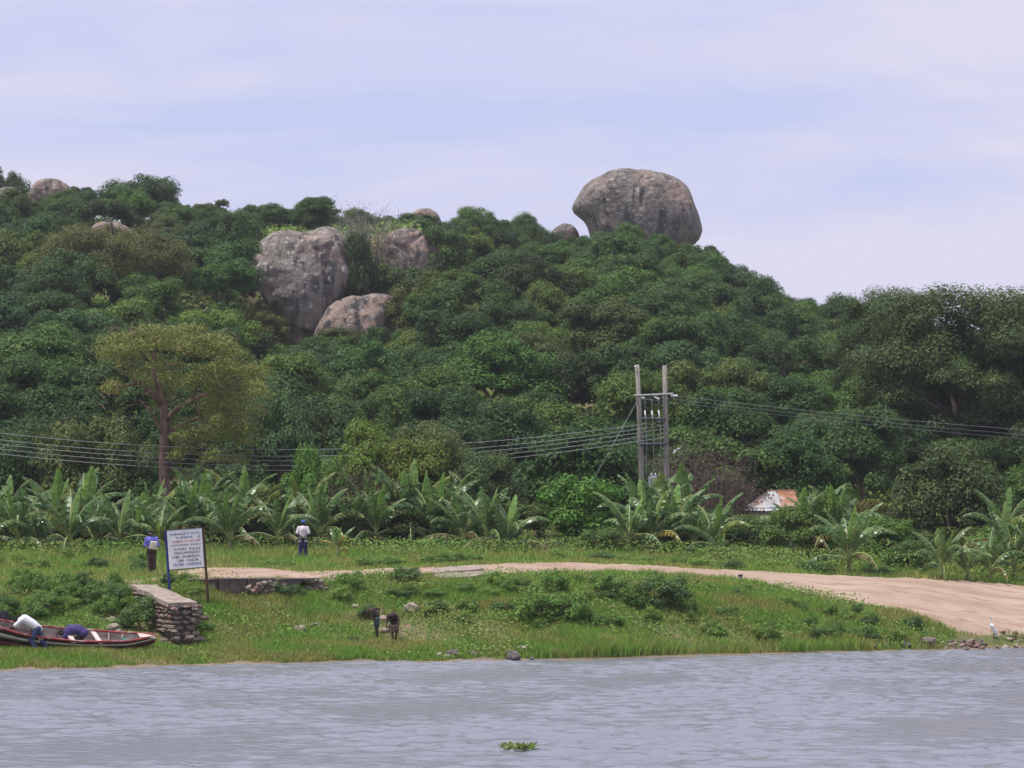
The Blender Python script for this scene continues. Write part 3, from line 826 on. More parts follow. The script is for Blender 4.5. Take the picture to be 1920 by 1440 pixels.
low_tree('leafy_tree', 'brownish green tree left of the tall bare-trunked tree', 170, 153, 5.4, 8.3, (.080, .108, .042))
low_tree('leafy_tree', 'dark bush just behind the foot of the bare-trunked tree', 240, 152, 4.4, 5.6, (.050, .092, .034))
low_tree('leafy_tree', 'dark tree filling the gap right of the bare-trunked tree', 420, 156, 4.6, 5.0, (.046, .088, .034))
low_tree('leafy_tree', 'bluish green tree right of the thin olive crown', 525, 160, 5.0, 8.5, (.056, .112, .058))
low_tree('leafy_tree', 'dark leafy tree at the left end of the wires', 40, 155, 5.6, 6.6, (.040, .085, .034))
low_tree('leafy_tree', 'dark green tree behind the twin power poles', 1165, 158, 5.2, 5.0, (.044, .095, .034))
low_tree('leafy_tree', 'dark tree behind the tin-roofed hut', 1490, 168, 6.4, 6.2, (.044, .090, .036))
low_tree('leafy_tree', 'dark green tree between the hut and the round tree', 1620, 166, 5.6, 6.8, (.046, .094, .036))
low_tree('bush', 'feathery grey-green bush in front of the tin-roofed hut', 1478, 138.5, 2.9, 3.0, (.095, .155, .055), cat='bush')
low_tree('bush', 'wispy green bush beside the tin-roofed hut', 1535, 139.5, 2.2, 3.4, (.095, .160, .050), cat='bush')
low_tree('bush', 'rounded green bush between the banana plants and the round tree', 1655, 143, 3.6, 2.5, (.078, .155, .042), cat='bush')
low_tree('bush', 'dark weedy bush beside the small banana plants on the terrace', 1700, 137, 2.6, 1.6, (.062, .115, .040), cat='bush')
low_tree('bush', 'light green bush at the foot of the round tree', 1905, 142, 4.2, 2.9, (.085, .175, .040), cat='bush')
low_tree('bush', 'orange-tinged small bush between the hut and the round tree', 1632, 150, 1.9, 3.4, (.115, .110, .040), cat='bush')
low_tree('bush', 'bushy green undergrowth right of the bright green leafy tree', 1135, 137, 2.6, 1.6, (.075, .135, .050), cat='bush')
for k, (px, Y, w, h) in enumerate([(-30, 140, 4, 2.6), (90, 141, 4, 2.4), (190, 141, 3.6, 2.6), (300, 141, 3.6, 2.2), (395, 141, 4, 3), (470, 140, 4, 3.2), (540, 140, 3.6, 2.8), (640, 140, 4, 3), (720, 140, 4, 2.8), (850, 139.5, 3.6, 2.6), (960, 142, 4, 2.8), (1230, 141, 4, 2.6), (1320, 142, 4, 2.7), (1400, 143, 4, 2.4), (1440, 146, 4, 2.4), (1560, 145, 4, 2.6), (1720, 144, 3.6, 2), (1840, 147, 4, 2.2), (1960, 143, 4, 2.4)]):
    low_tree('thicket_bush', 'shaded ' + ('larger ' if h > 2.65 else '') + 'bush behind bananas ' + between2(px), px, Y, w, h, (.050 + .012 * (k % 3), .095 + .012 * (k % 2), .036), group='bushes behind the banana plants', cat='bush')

# bare twiggy bushes
def twig_bush(name, label, loc, w, h, n, seed, mat, leaves=0, lcol=(.1, .1, .05), sub=5, group=None, rt=.02):
    rg = random.Random(seed)
    t = thing(name, label, 'bush', loc, 0, group)
    mb = MB(); tips = []
    for k in range(n):
        a = rg.uniform(0, 6.283); r = math.sqrt(rg.random()) * w * .18
        p = Vector((math.cos(a) * r, math.sin(a) * r, -.2))
        d = Vector((math.cos(a) * rg.uniform(0, .8), math.sin(a) * rg.uniform(0, .8), 1)).normalized()
        pts = [p]; L_ = h * rg.uniform(.75, 1.1) / 5
        for s in range(5):
            d = (d + Vector((rg.uniform(-.28, .28), rg.uniform(-.28, .28), rg.uniform(-.1, .12)))).normalized()
            p = p + d * L_; p.x = max(-w * .55, min(w * .55, p.x)); pts.append(p.copy())
        mb.tube(pts, [rt * 1.6, rt * 1.3, rt, rt * .75, rt * .5, rt * .25], 4)
        for s in range(sub):
            q = pts[rg.randint(2, 5)].copy(); d2 = Vector((rg.uniform(-1, 1), rg.uniform(-1, 1), rg.uniform(-.1, 1))).normalized()
            q2 = q + d2 * h * rg.uniform(.1, .22); q3 = q2 + (d2 + Vector((rg.uniform(-.7, .7), rg.uniform(-.7, .7), rg.uniform(-.4, .6)))) * h * .1
            mb.tube([q, q2, q3], [rt * .6, rt * .4, rt * .15], 3); tips += [q2, q3]
    obj('branches', mb.mesh('branches', mat, True), t)
    if leaves:
        r2 = np.random.default_rng(seed)
        c = np.array([tuple(tips[i]) for i in r2.integers(0, len(tips), leaves)]) + r2.normal(size=(leaves, 3)) * h * .05
        Vq = leaf_quads(c, unit(r2.normal(size=(leaves, 3)) + np.array([0, 0, .5])), .17, .09, r2)
        o = obj('foliage', mesh_np('foliage', Vq, quads_for(leaves), mats=['leaf']), t); o.color = (*lcol, 1)
    return t
def at_ground(px, Y, dz=0): p = on(px, Y); p.z += dz; return p
twig_bush('bare_bush', 'leafless grey bush sprawling between the two big hillside rocks', at(692, 510, 262), 7.5, 5.6, 60, 5, 'twig_grey', 900, (.11, .12, .075), 8, rt=.035)
twig_bush('bare_bush', 'grey twiggy bush hanging in front of the pinkish dome boulder', at(752, 560, 260), 5.5, 4.0, 44, 6, 'twig_grey', 700, (.11, .13, .07), 7, rt=.03)
twig_bush('brown_thicket', 'dry brown leafless thicket beside the twin power poles', on(1312, 152.5), 4.0, 5.2, 120, 7, 'twig', 2600, (.13, .092, .075), 9, rt=.018)
twig_bush('brown_thicket', 'lower dry brown thicket between the poles and the tin-roofed hut', on(1380, 152), 3.2, 3.3, 70, 8, 'twig', 1600, (.13, .094, .076), 8, rt=.016)
twig_bush('brown_thicket', 'dry brown thicket seen between the two power poles', on(1222, 153.5), 2.6, 3.8, 60, 9, 'twig', 1200, (.12, .092, .072), 8, rt=.016)
twig_bush('dry_bush', 'reddish dry bush behind the fresh green tree and bananas', on(660, 141), 3.4, 4.0, 50, 10, 'twig', 1500, (.125, .105, .055), 8, rt=.018)
twig_bush('dry_bush', 'dry brown stalks in the shade under the bright green leafy tree', on(1030, 137), 2.0, 1.1, 50, 11, 'twig', 0, sub=4, rt=.012)
for px, py, Y, w, h, lab, col in [(655, 665, 247, 7, 2.3, 'grey-green shrub covering the foot of the rock slab', (.085, .11, .055)), (760, 625, 250, 4, 4.2, 'yellow-tinged shrub beside the rock slab', (.105, .115, .045)), (668, 640, 254.5, 3.4, 10.2, 'dark ivy-like bush growing against the tall rock face', (.045, .075, .035)), (662, 545, 258, 3.4, 4.2, 'dark shrub in the cleft beside the tall rock face', (.045, .08, .034)), (700, 560, 257, 4, 3.4, 'leafy shrub above the rock slab', (.06, .10, .04)), (505, 648, 250, 3.4, 3.2, 'yellowish shrub at the foot of the tall rock face', (.095, .11, .042)), (420, 620, 248, 5, 4.2, 'olive tree left of the tall rock face', (.09, .11, .045)), (830, 520, 264, 5, 5, 'green tree beside the pinkish dome boulder', (.06, .11, .038)), (620, 690, 243, 5, 3, 'bushy green tree below the rock slab', (.06, .12, .036)), (545, 705, 241, 5, 3, 'bushy green tree under the tall rock face', (.062, .125, .036)), (700, 705, 242, 5, 3, 'bushy green tree under the pinkish rock at the cliff foot', (.06, .115, .036)), (470, 690, 243, 5, 3.2, 'bushy green tree under the grey rock at the cliff foot', (.066, .12, .036)), (790, 590, 255, 5, 4.6, 'dark green tree right of the rock slab', (.045, .085, .034)), (460, 560, 256, 4, 5, 'dark green tree pressed against the left side of the tall rock face', (.042, .085, .034)), (455, 490, 262, 4.5, 5, 'green tree beside the shoulder of the tall rock face', (.05, .098, .036)), (600, 425, 290, 5, 2.3, 'green tree above the tall rock face', (.055, .11, .036)), (520, 428, 290, 5, 2.2, 'dark green tree above the left of the tall rock face', (.045, .095, .034)), (690, 435, 288, 5, 1.8, 'green tree above the leafless grey bush', (.055, .105, .036)), (780, 432, 290, 5, 1.9, 'green tree above the pinkish dome boulder', (.052, .10, .036))]:
    p = at(px, py, Y)
    t = make_tree('cliff_shrub', lab, p - Vector((0, 0, 0.2)), LOWCR[random.randrange(5)], LOWTR, col, (w / 4.6, w / 4.6, h / 3.6), random.uniform(0, 6), 'shrubs around the big hillside rocks', 'shrub')

# ================================================================== BANANA PLANTS
def banana_leaf(name, seed, e0, bend, fold, W, tear, n=19):
    rg = random.Random(seed)
    vs, fs, mi = [], [], []
    sp = []; p = Vector((0, 0, 0)); S = 40
    for k in range(S + 1):
        t = k / S
        sp.append((p.copy(), e0 - bend * t ** 1.7))
        e = e0 - bend * t ** 1.7
        p = p + Vector((math.cos(e), 0, math.sin(e))) / S
    def spine(t):
        k = min(S - 1, int(t * S)); f = t * S - k
        q = sp[k][0].lerp(sp[k + 1][0], f); e = sp[k][1]
        return q, Vector((-math.sin(e), 0, math.cos(e))), Vector((math.cos(e), 0, math.sin(e)))
    def width(t):
        u = max(0, (t - .12) / .88)
        return W * .5 * (math.sin(math.pi * min(1, u) ** .72)) ** .6 if 0 < u < 1 else .004
    for side in (-1, 1):
        for k in range(n):
            t0 = .12 + .88 * k / n; t1 = .12 + .88 * (k + 1) / n
            torn = rg.random() < tear
            g = rg.uniform(.08, .34) if torn else 0
            fo = fold + (rg.uniform(-.2, .75) if torn else rg.uniform(-.05, .05))
            row = []
            for t, tt in ((t0, t0), (t1, t1 - (t1 - t0) * g)):
                q, up, fw = spine(min(t, .999)); q2, up2, fw2 = spine(min(tt, .999))
                w = max(width(tt), .006)
                a = Vector((0, side, 0)) * math.cos(fo) - up2 * math.sin(fo)
                b = Vector((0, side, 0)) * math.cos(fo + .35) - up2 * math.sin(fo + .35)
                lag = fw2 * w * .25
                row.append((q, q2 + a * w * .5 + lag * .5, q2 + a * w * .5 + b * w * .5 + lag))
            o = len(vs)
            vs += [row[0][0], row[0][1], row[0][2], row[1][0], row[1][1], row[1][2]]
            fs += [(o, o + 1, o + 4, o + 3), (o + 1, o + 2, o + 5, o + 4)]; mi += [0, 0]
    mb = MB(); mb.v = vs; mb.f = fs; mb.mi = mi; mb.m = 1
    mb.tube([spine(t)[0] + spine(t)[1] * .004 for t in (0, .15, .3, .45, .6, .75, .9, .999)], [.018, .016, .014, .012, .0095, .007, .005, .002], 5)
    return mb.mesh(name, ['banana', 'midrib'], False)
BL = {'up': [banana_leaf('leaf', 1 + k, math.radians(84), math.radians(22), .25, .24, .15) for k in range(3)],
      'semi': [banana_leaf('leaf', 11 + k, math.radians(74), math.radians(58), .38, .22, .7) for k in range(3)],
      'arch': [banana_leaf('leaf', 21 + k, math.radians(62), math.radians(108), .55, .21, .9) for k in range(4)],
      'droop': [banana_leaf('leaf', 31 + k, math.radians(22), math.radians(95), .8, .20, .95) for k in range(3)]}
STEM = MB(); STEM.tube([(0, 0, -.2), (0, 0, .2), (.01, 0, .6), (.02, 0, 1)], [.115, .11, .085, .05], 8); STEM = STEM.mesh('pseudostem', 'banana_stem', True)
def banana(label, p, h, leaf, seed, nl=9, az=None, upn=1, group='banana plants along the terrace', tone=1.0, yellow=0, name='banana_plant'):
    rg = random.Random(seed)
    t = thing(name, label, 'banana plant', p, 0, group)
    s = obj('pseudostem', STEM, t); s.scale = (.8 + h * .25, .8 + h * .25, h)
    a0 = rg.uniform(0, 6.28)
    for k in range(nl):
        if k < upn: kind = 'up'
        elif k < upn + nl * .35: kind = 'semi'
        elif k < nl * .8: kind = 'arch'
        else: kind = 'droop'
        o = obj('leaf', rg.choice(BL[kind]), t)
        o.location = (0, 0, h * (1 - .05 * (k / nl) * 4))
        o.rotation_euler = (rg.uniform(-.12, .12), rg.uniform(-.12, .12), a0 + k * 2.4 + rg.uniform(-.3, .3))
        L_ = leaf * rg.uniform(.82, 1.12) * (.85 if kind == 'up' else 1)
        o.scale = (L_, L_ * rg.uniform(.95, 1.25), L_)
        v = rg.uniform(.8, 1.2) * tone
        c = (.17 * v, .31 * v, .065 * v) if kind == 'up' else (.110 * v, .205 * v, .066 * v)
        if kind == 'droop' and rg.random() < .5: c = (.21, .18, .07)
        if kind != 'droop' and rg.random() < .12: c = (.20, .26, .06)
        if k >= nl - yellow: c = (.34, .27, .05)
        o.color = (*c, 1)
    return t
BAN = [(-25, 1050, 1.5, 2.3, 8), (35, 1046, 1.6, 2.3, 9), (75, 1048, 1.3, 2.0, 8), (130, 1053, 1.6, 2.4, 10), (178, 1042, 1.4, 2.1, 8), (225, 1046, 1.6, 2.2, 9), (262, 1035, 1.6, 2.0, 8), (300, 1046, 1.2, 1.9, 8), (348, 1040, 2.1, 2.4, 9), (395, 1036, 1.9, 2.3, 9), (432, 1050, 1.5, 2.4, 10), (480, 1036, 1.8, 2.2, 9), (520, 1042, 1.5, 2.1, 8), (598, 1040, 1.9, 2.2, 9), (545, 1034, 1.9, 2.1, 8), (660, 1036, 1.5, 2.0, 8), (705, 1038, 1.9, 2.3, 9), (765, 1034, 2.3, 2.9, 12), (815, 1034, 2.0, 2.6, 10), (868, 1040, 1.5, 2.2, 9), (912, 1046, 1.7, 2.3, 9), (950, 1044, 1.1, 2.1, 8), (1180, 1040, 1.7, 2.2, 8), (1222, 1040, 1.8, 2.2, 8), (1262, 1036, 2.1, 2.3, 8), (1335, 1042, 1.4, 2.2, 8), (1350, 1050, .5, 1.1, 7), (1300, 1036, 1.3, 2.1, 8), (1495, 1036, 2.1, 2.3, 6), (1570, 1036, 2.3, 2.5, 6), (1590, 1056, 1.4, 2.3, 12), (1765, 1056, 1.0, 1.8, 8), (1812, 1056, .7, 1.6, 6), (1855, 1050, 1.0, 1.8, 8), (1900, 1046, 1.5, 2.2, 9), (1945, 1046, 1.4, 2.2, 9)]
SPECB = {348: 'banana plant with one tall pale upright leaf near the bare-trunked tree', 432: 'banana plant with long arching fronds just right of the signboard', 598: 'banana plant behind the man in the white shirt', 765: 'biggest banana plant, its fan of leaves standing highest behind the grass',
         815: 'banana plant leaning against the biggest one', 950: 'low banana plant with long fronds beside the dark hollow', 1180: 'banana plant with a broad bright hanging leaf left of the twin poles', 1262: 'banana plant with an upright bright leaf in front of the twin poles', 1350: 'tiny young banana plant with yellowing leaves before the tin-roofed hut',
         1335: 'banana plant with one broad upright leaf left of the tin-roofed hut', 1495: 'tall ragged banana plant beside the rusty hut roof', 1570: 'tall brown-tinged banana plant right of the rusty hut roof', 1590: 'bright green spreading banana plant standing at the edge of the road verge', 1765: 'small banana plant in front of the round tree', 1812: 'small pale banana shoot in front of the round tree'}
for k, (px, py, h, L_, nl) in enumerate(BAN):
    Yb = 131 + (1056 - py) * .38 + (k % 3) * .5
    banana(SPECB.get(px) or ('tall ' if h > 1.7 else 'low ' if h < 1.4 else '') + 'green banana plant ' + between(px, TERR), on(px, Yb), h * .6, L_ * 1.22, 500 + k, nl + 3, upn=2 if px in (348, 765, 1262, 1570, 598) else 1, tone=1.25 if px in (1590, 1180, 1262) else 1.0, yellow=1 if k % 6 == 5 else 0)
for k, px in enumerate([10, 105, 160, 285, 375, 455, 570, 690, 735, 790, 840, 890, 1205, 1245, 1285, 1530, 1880]):
    banana('tall back row banana ' + between(px, TERR), on(px, 140.5 + (k % 3) * .8), 1.5 + .25 * (k % 3), 2.9, 700 + k, 10, upn=1 + k % 2, tone=.95)
t = banana('young banana plant with broad yellow hanging leaves beside the man in white', on(634, 128.5), .55, 1.3, 900, 7, upn=1, tone=1.5, yellow=3)
#PART4
# ================================================================== STONES, WALL, JETTY
def stone_mesh(seed, sub=2, ang=.28, box=.5):
    bm = bmesh.new(); bmesh.ops.create_icosphere(bm, subdivisions=sub, radius=.5)
    off = Vector((seed * 3.7, seed * 1.3, seed * 2.1))
    for v in bm.verts:
        c = v.co.normalized()
        q = Vector([math.copysign(abs(a) ** box, a) for a in c]).normalized() * .5
        q = c * .25 + q * .5
        k = 1 + noise.noise(c * 1.6 + off) * ang * 1.6 + noise.noise(c * 4 + off) * ang * .4
        v.co = q * .66 * k
    me = bpy.data.meshes.new('stone'); bm.to_mesh(me); bm.free()
    return me
STONES = {}
for mt in ('stone', 'stone_pale', 'stone_dark', 'stone_red', 'concrete'):
    STONES[mt] = []
    for k in range(5):
        me = stone_mesh(k + len(STONES) * 7); me.materials.append(M[mt]); STONES[mt].append(me)
rs = random.Random(12)
def stone(parent, loc, size, mat='stone', name='stone', flatrot=.25, rz=None):
    o = obj(name, rs.choice(STONES[mat]), parent, loc)
    o.scale = [s * 1.25 for s in size]
    o.rotation_euler = (rs.uniform(-flatrot, flatrot), rs.uniform(-flatrot, flatrot), rs.uniform(0, 6.28) if rz is None else rz)
    return o
def slab(mb, poly, z0, z1, jit=.0):
    """poly: [(x,y)], z0/z1 bottom/top heights (z1 may be a list)"""
    n = len(poly); zt = z1 if hasattr(z1, '__len__') else [z1] * n
    vs = [(x, y, z0 if not hasattr(z0, '__len__') else z0[i]) for i, (x, y) in enumerate(poly)] + [(x, y, z + random.uniform(-jit, jit)) for (x, y), z in zip(poly, zt)]
    mb.add(vs, [tuple(reversed(range(n))), tuple(range(n, 2 * n))] + [(i, (i + 1) % n, n + (i + 1) % n, n + i) for i in range(n)])

# stone jetty
Bk, Ft = Vector((-13.75, 108.2, 0)), Vector((-11.50, 101.4, 0))
ax = (Ft - Bk).normalized(); pr_ = Vector((-ax.y, ax.x, 0))       # pr_: towards the right of the picture
if pr_.x < 0: pr_ = -pr_
jl = (Ft - Bk).length
jet = thing('stone_jetty', 'old broken stone jetty with a flat concrete top beside the signboard', 'jetty', Bk)
def jpt(s, w, z): q = ax * s + pr_ * w; return Vector((q.x, q.y, z))
def jtop(s): return 2.56 - (2.56 - 2.02) * s / jl
mb = MB(); N_ = 9
pl, prr = [], []
for k in range(N_ + 1):
    s = jl * k / N_
    pl.append((s, -.5 + rs.uniform(-.12, .1))); prr.append((s, .42 + rs.uniform(-.1, .1)))
pol = [jpt(s + (0 if 0 < i < N_ else (.12 if i else -.3)), w, 0) for i, (s, w) in enumerate(pl)] + [jpt(s + (rs.uniform(-.1, .2) if i == N_ else 0), w, 0) for i, (s, w) in reversed(list(enumerate(prr)))]
ss = [s for s, w in pl] + [s for s, w in reversed(prr)]
slab(mb, [(p.x, p.y) for p in pol], [jtop(s) - .16 for s in ss], [jtop(s) for s in ss], .015)
obj('concrete_top', mb.mesh('concrete_top', 'concrete'), jet)
mb = MB()
pol = [jpt(0, -.36, 0), jpt(jl - .1, -.34, 0), jpt(jl - .1, .3, 0), jpt(0, .3, 0)]
slab(mb, [(p.x, p.y) for p in pol], .2, [jtop(0) - .1, jtop(jl) - .1, jtop(jl) - .1, jtop(0) - .1])
obj('core', mb.mesh('core', 'mortar'), jet)
def course(s0, s1, face, z0, z1, zt):
    z = z0
    while z < z1:
        hh = rs.uniform(.1, .26); s = s0
        while s < s1:
            w = rs.uniform(.26, .5)
            loc = jpt(s + w / 2, face + rs.uniform(-.06, .03), z + hh / 2)
            if loc.z + hh * .4 < jtop(loc.dot(ax)) - .08: stone(jet, loc, (w * 1.05, .34, hh * 1.05), rs.choice(['stone', 'stone', 'stone_red']), flatrot=.16, rz=math.atan2(ax.y, ax.x) + rs.uniform(-.12, .12))
            s += w * .95
        z += hh * .92
course(.3, jl, -.44, .95, 2.4, 2.3)
z = .62                                               # front end of the jetty
while z < 1.9:
    hh = rs.uniform(.12, .27); w_ = -.5
    while w_ < .4:
        w = rs.uniform(.3, .55)
        stone(jet, jpt(jl - .02 + rs.uniform(-.05, .05), w_ + w / 2, z + hh / 2), (.34, w, hh * 1.05), rs.choice(['stone', 'stone', 'stone_red', 'stone_red']), flatrot=.16, rz=math.atan2(ax.y, ax.x) + rs.uniform(-.12, .12))
        w_ += w * .95
    z += hh * .93
course(2.0, jl, .36, 1.3, 2.3, 2.3)
for dx, dy, dz, sz in [(.55, .1, .82, .42), (.35, -.35, .78, .36), (.1, -.7, .72, .34)]:
    q = jpt(jl + dx, dy, dz); stone(jet, q, (sz, sz * .8, sz * .5), 'stone')

# retaining wall below the road
wl = thing('retaining_wall', 'low retaining wall of plaster and loose stones under the dirt road', 'wall', gp(470, 1100))
W0 = wl.location.copy()
wp = [gp(px, 1087 + 1) + Vector((0, -1.5, 0)) for px in (372, 420, 470, 520, 560, 600, 628)]
mb = MB()
for k in range(4):
    a_, b_ = wp[k], wp[k + 1]
    d = (b_ - a_); n = Vector((d.y, -d.x, 0)).normalized()
    poly = [(q.x - W0.x, q.y - W0.y) for q in (a_ + n * .22, b_ + n * .22, b_ - n * .25, a_ - n * .25)]
    slab(mb, poly, -1.0, [a_.z + .04 - W0.z, b_.z + .04 - W0.z, b_.z + .05 - W0.z, a_.z + .05 - W0.z])
obj('plaster_face', mb.mesh('plaster_face', 'mortar'), wl)
mb = MB()
for k in range(5):
    a_, b_ = wp[k], wp[k + 1]
    d = (b_ - a_); n = Vector((d.y, -d.x, 0)).normalized()
    poly = [(q.x - W0.x, q.y - W0.y) for q in (a_ + n * .28, b_ + n * .28, b_ - n * 1.9, a_ - n * 1.9)]
    slab(mb, poly, [a_.z + .045 - W0.z, b_.z + .045 - W0.z, b_.z + .045 - W0.z, a_.z + .045 - W0.z], [a_.z + .1 - W0.z, b_.z + .1 - W0.z, b_.z + .1 - W0.z, a_.z + .1 - W0.z], .012)
obj('coping', mb.mesh('coping', 'concrete'), wl)
for k in range(58):
    u = rs.random(); px = 470 + 150 * u ** .8
    q = gp(px, 1087) + Vector((0, -1.5, 0)); n = Vector((.1, -1, 0))
    dz = rs.uniform(-.6, .04) * (1.0 if px > 520 else .8)
    sz = rs.uniform(.16, .34)
    stone(wl, q - W0 + n * (.25 + abs(dz) * .22) + Vector((0, 0, dz)), (sz * 1.3, sz, sz * .8), rs.choice(['stone', 'stone_pale', 'stone', 'stone_red']), flatrot=.5)
for k in range(16):
    px = rs.uniform(620, 730); q = gp(px, 1083 - (px - 620) * .04)
    sz = rs.uniform(.12, .24); stone(wl, q - W0 + Vector((0, -.2, -.02)), (sz * 1.4, sz, sz * .7), rs.choice(['stone_pale', 'stone', 'stone_red']))

# broken concrete edge of the road
bs = thing('broken_slab', 'broken concrete slab overhanging the grassy bank at the road edge', 'concrete slab', gp(855, 1092))
S0 = bs.location.copy()
def spoly(pp, Y0=None): return [Vector(at(x, y, Y)) for x, y, Y in pp]
def edge_slab(name, pts, th, mat):
    mb = MB(); P = [gp(x, y) for x, y in pts]
    n = len(P)
    vs = [tuple(p - S0 + Vector((0, 0, dz))) for dz in (th[0], th[1]) for p in P]
    mb.add(vs, [tuple(reversed(range(n))), tuple(range(n, 2 * n))] + [(i, (i + 1) % n, n + (i + 1) % n, n + i) for i in range(n)])
    obj(name, mb.mesh(name, mat), bs)
edge_slab('slab', [(818, 1090), (835, 1092), (862, 1090), (885, 1089), (905, 1085), (930, 1084), (925, 1078), (880, 1080), (840, 1082), (815, 1085)], (.02, .17), 'concrete')
edge_slab('slab', [(806, 1081), (822, 1083), (850, 1080), (880, 1078), (905, 1075), (905, 1069), (870, 1070), (835, 1072), (812, 1075)], (.03, .19), 'concrete')
edge_slab('footing', [(824, 1096), (850, 1097), (880, 1095), (908, 1091), (908, 1086), (880, 1088), (850, 1090), (826, 1091)], (-.4, .06), 'mortar')
for k in range(14):
    q = gp(815 + k * 7 + rs.uniform(-3, 3), 1094 + rs.uniform(-2, 5)); sz = rs.uniform(.15, .3)
    stone(bs, q - S0, (sz * 1.4, sz, sz * .7), rs.choice(['stone', 'stone_pale', 'mortar' if False else 'stone_red']))

# loose stones on the grass and along the water
for px, py, w, mat, lab in [(209, 1166, .42, 'stone_pale', 'rounded pale stone, upper of two left of the jetty'), (212, 1182, .6, 'stone_pale', 'rounded pale stone, lower of two left of the jetty'), (222, 1190, .45, 'stone_pale', 'flat pale stone beside the far rail of the boat'), (441, 1131, .38, 'stone_pale', 'pale stone in the grass below the retaining wall'), (500, 1135, .3, 'stone_pale', 'small pale stone in the grass below the loose stones'), (563, 1184, .55, 'stone_pale', 'long pale stone lying in the grass by the muddy patch'), (590, 1176, .4, 'stone', 'dark flat stone lying beside the long pale stone'), (667, 1140, .32, 'stone_pale', 'pale stone above the bent child in dark clothes'), (772, 1148, .75, 'stone_pale', 'long pale stone slab right of the two bent children'), (722, 1166, .55, 'stone_pale', 'pale slab of stone lying between the two bent children'), (722, 1187, .42, 'stone_pale', 'low pale stone behind the shins of the bent child in tan cloth'), (848, 1231, .58, 'stone_dark', 'dark grey stone at the water edge'), (824, 1233, .4, 'stone_pale', 'pale pink stone beside the dark grey stone at the water edge'), (838, 1236, .36, 'stone_pale', 'half sunk pale stone before the dark grey stone'), (888, 1230, .4, 'stone', 'brown stone on the bare earth at the water edge'), (978, 1222, .52, 'stone_pale', 'round pinkish stone at the end of the bare earth strip'), (953, 1229, .42, 'stone', 'brown stone next to the round pinkish stone'), (1042, 1229, .55, 'stone', 'brown grey rock in the reeds at the waterline'), (962, 1238, .7, 'stone_dark', 'flat dark stone awash in the shallows'), (997, 1238, .25, 'stone_dark', 'tiny dark stone awash in the shallows'), (1545, 1168, .42, 'stone_pale', 'pale stone half buried in the right of the grassy bank'), (1712, 1170, .36, 'stone_pale', 'brownish stone in the grass near the foot of the road'), (1582, 1216, .35, 'stone_dark', 'dark stone at the waterline below the grass'), (1640, 1216, .38, 'stone', 'brown stone at the waterline below the grass'), (1658, 1217, .3, 'stone_dark', 'small dark stone next to the brown waterline stone'), (1700, 1214, .45, 'stone_dark', 'black stone at the waterline near the sloping rock'), (1742, 1211, .8, 'stone', 'sloping brown rock between the two grass tufts at the waterline')]:
    q = gp(px, py)
    if q.y < shore_y(px) + .1: q.z = .0
    o = stone(None, q + Vector((0, 0, w * .18)), (w, w * .8, w * .62), mat, name='loose_stone', rz=rs.uniform(-.4, .4))
    tag(o, lab, 'stone', 'loose stones on the bank')
for k in range(74):
    px = rs.uniform(1762, 1935); lo_, hi_ = (1204, 1219) if px < 1850 else (1188, 1219)
    q = gp(px, rs.uniform(lo_, hi_)); sz = rs.uniform(.1, .34)
    o = stone(None, q + Vector((0, 0, sz * .12)), (sz * 1.5, sz, sz * .6), rs.choice(['stone_red', 'stone_red', 'stone_dark', 'stone', 'stone_pale']), name='rubble_stone', flatrot=.5)
    tag(o, 'loose rubble stone at the foot of the dirt road by the egret', 'stone', 'rubble at the foot of the road')
for k in range(40):
    px = rs.uniform(1400, 1910); u = rs.random()
    py = np.interp(px, RX, RN) * (1 - u * .25) + np.interp(px, RX, RF) * u * .25
    sz = rs.uniform(.05, .13); q = gp(px, py)
    o = stone(None, q + Vector((0, 0, .04)), (sz * 1.6, sz, sz * .6), rs.choice(['stone_red', 'stone', 'stone_pale']), name='pebble', flatrot=.4)
    tag(o, 'small stone lying on the dirt road', 'stone', 'small stones on the dirt road')

# short post at the road edge
q = gp(1388, 1092)
po = thing('short_post', 'short stubby wooden post at the edge of the dirt road', 'post', q)
mb = MB(); mb.tube([(0, 0, -.3), (0, 0, .1), (.01, 0, .27)], [.085, .082, .085], 9); obj('shaft', mb.mesh('shaft', 'pole', True), po)
mb = MB(); mb.tube([(.01, 0, .268), (.01, 0, .33)], [.105, .10], 9); obj('cap', mb.mesh('cap', 'dark_steel', True), po)

# ================================================================== SIGN
Ys = 106.6
bc = at(348, 1029, Ys)
sg = thing('sign_board', 'white hand-painted notice board on two leaning posts beside the jetty', 'sign', gp(350, 1112))
G0 = sg.location.copy()
roll = Matrix.Rotation(math.radians(-4.4), 3, 'Y')          # leans to the left as seen from the lake
yaw = Matrix.Rotation(math.radians(-6), 3, 'Z')
Rb = yaw @ roll
bw, bh = 66.5 / F * Ys, 72.5 / F * Ys
def bp(x, y, z): return bc - G0 + Rb @ Vector((x, y, z))
mb = MB(); mb.box(bp(0, 0, 0), (bw, .035, bh), Rb); obj('panel', mb.mesh('panel', 'white_paint'), sg)
for nm, x, m_ in (('post', -bw / 2 - .055, 'blue_paint'), ('post', bw / 2 + .045, 'brown_paint')):
    top = bp(x, .02, bh / 2 + .02); bot = bp(x, .02, -bh / 2 - 1.35)
    mb = MB(); mb.tube([bot, top], [.05, .05], 4); obj(nm, mb.mesh('post', m_), sg)
mb = MB(); mb.box(bp(0, .005, bh / 2 + .018), (bw + .02, .06, .03), Rb); obj('top_rail', mb.mesh('top_rail', 'dark_steel'), sg)
mb = MB(); mb.box(bp(0, .005, -bh / 2 - .018), (bw + .02, .06, .03), Rb); obj('bottom_rail', mb.mesh('bottom_rail', 'dark_steel'), sg)
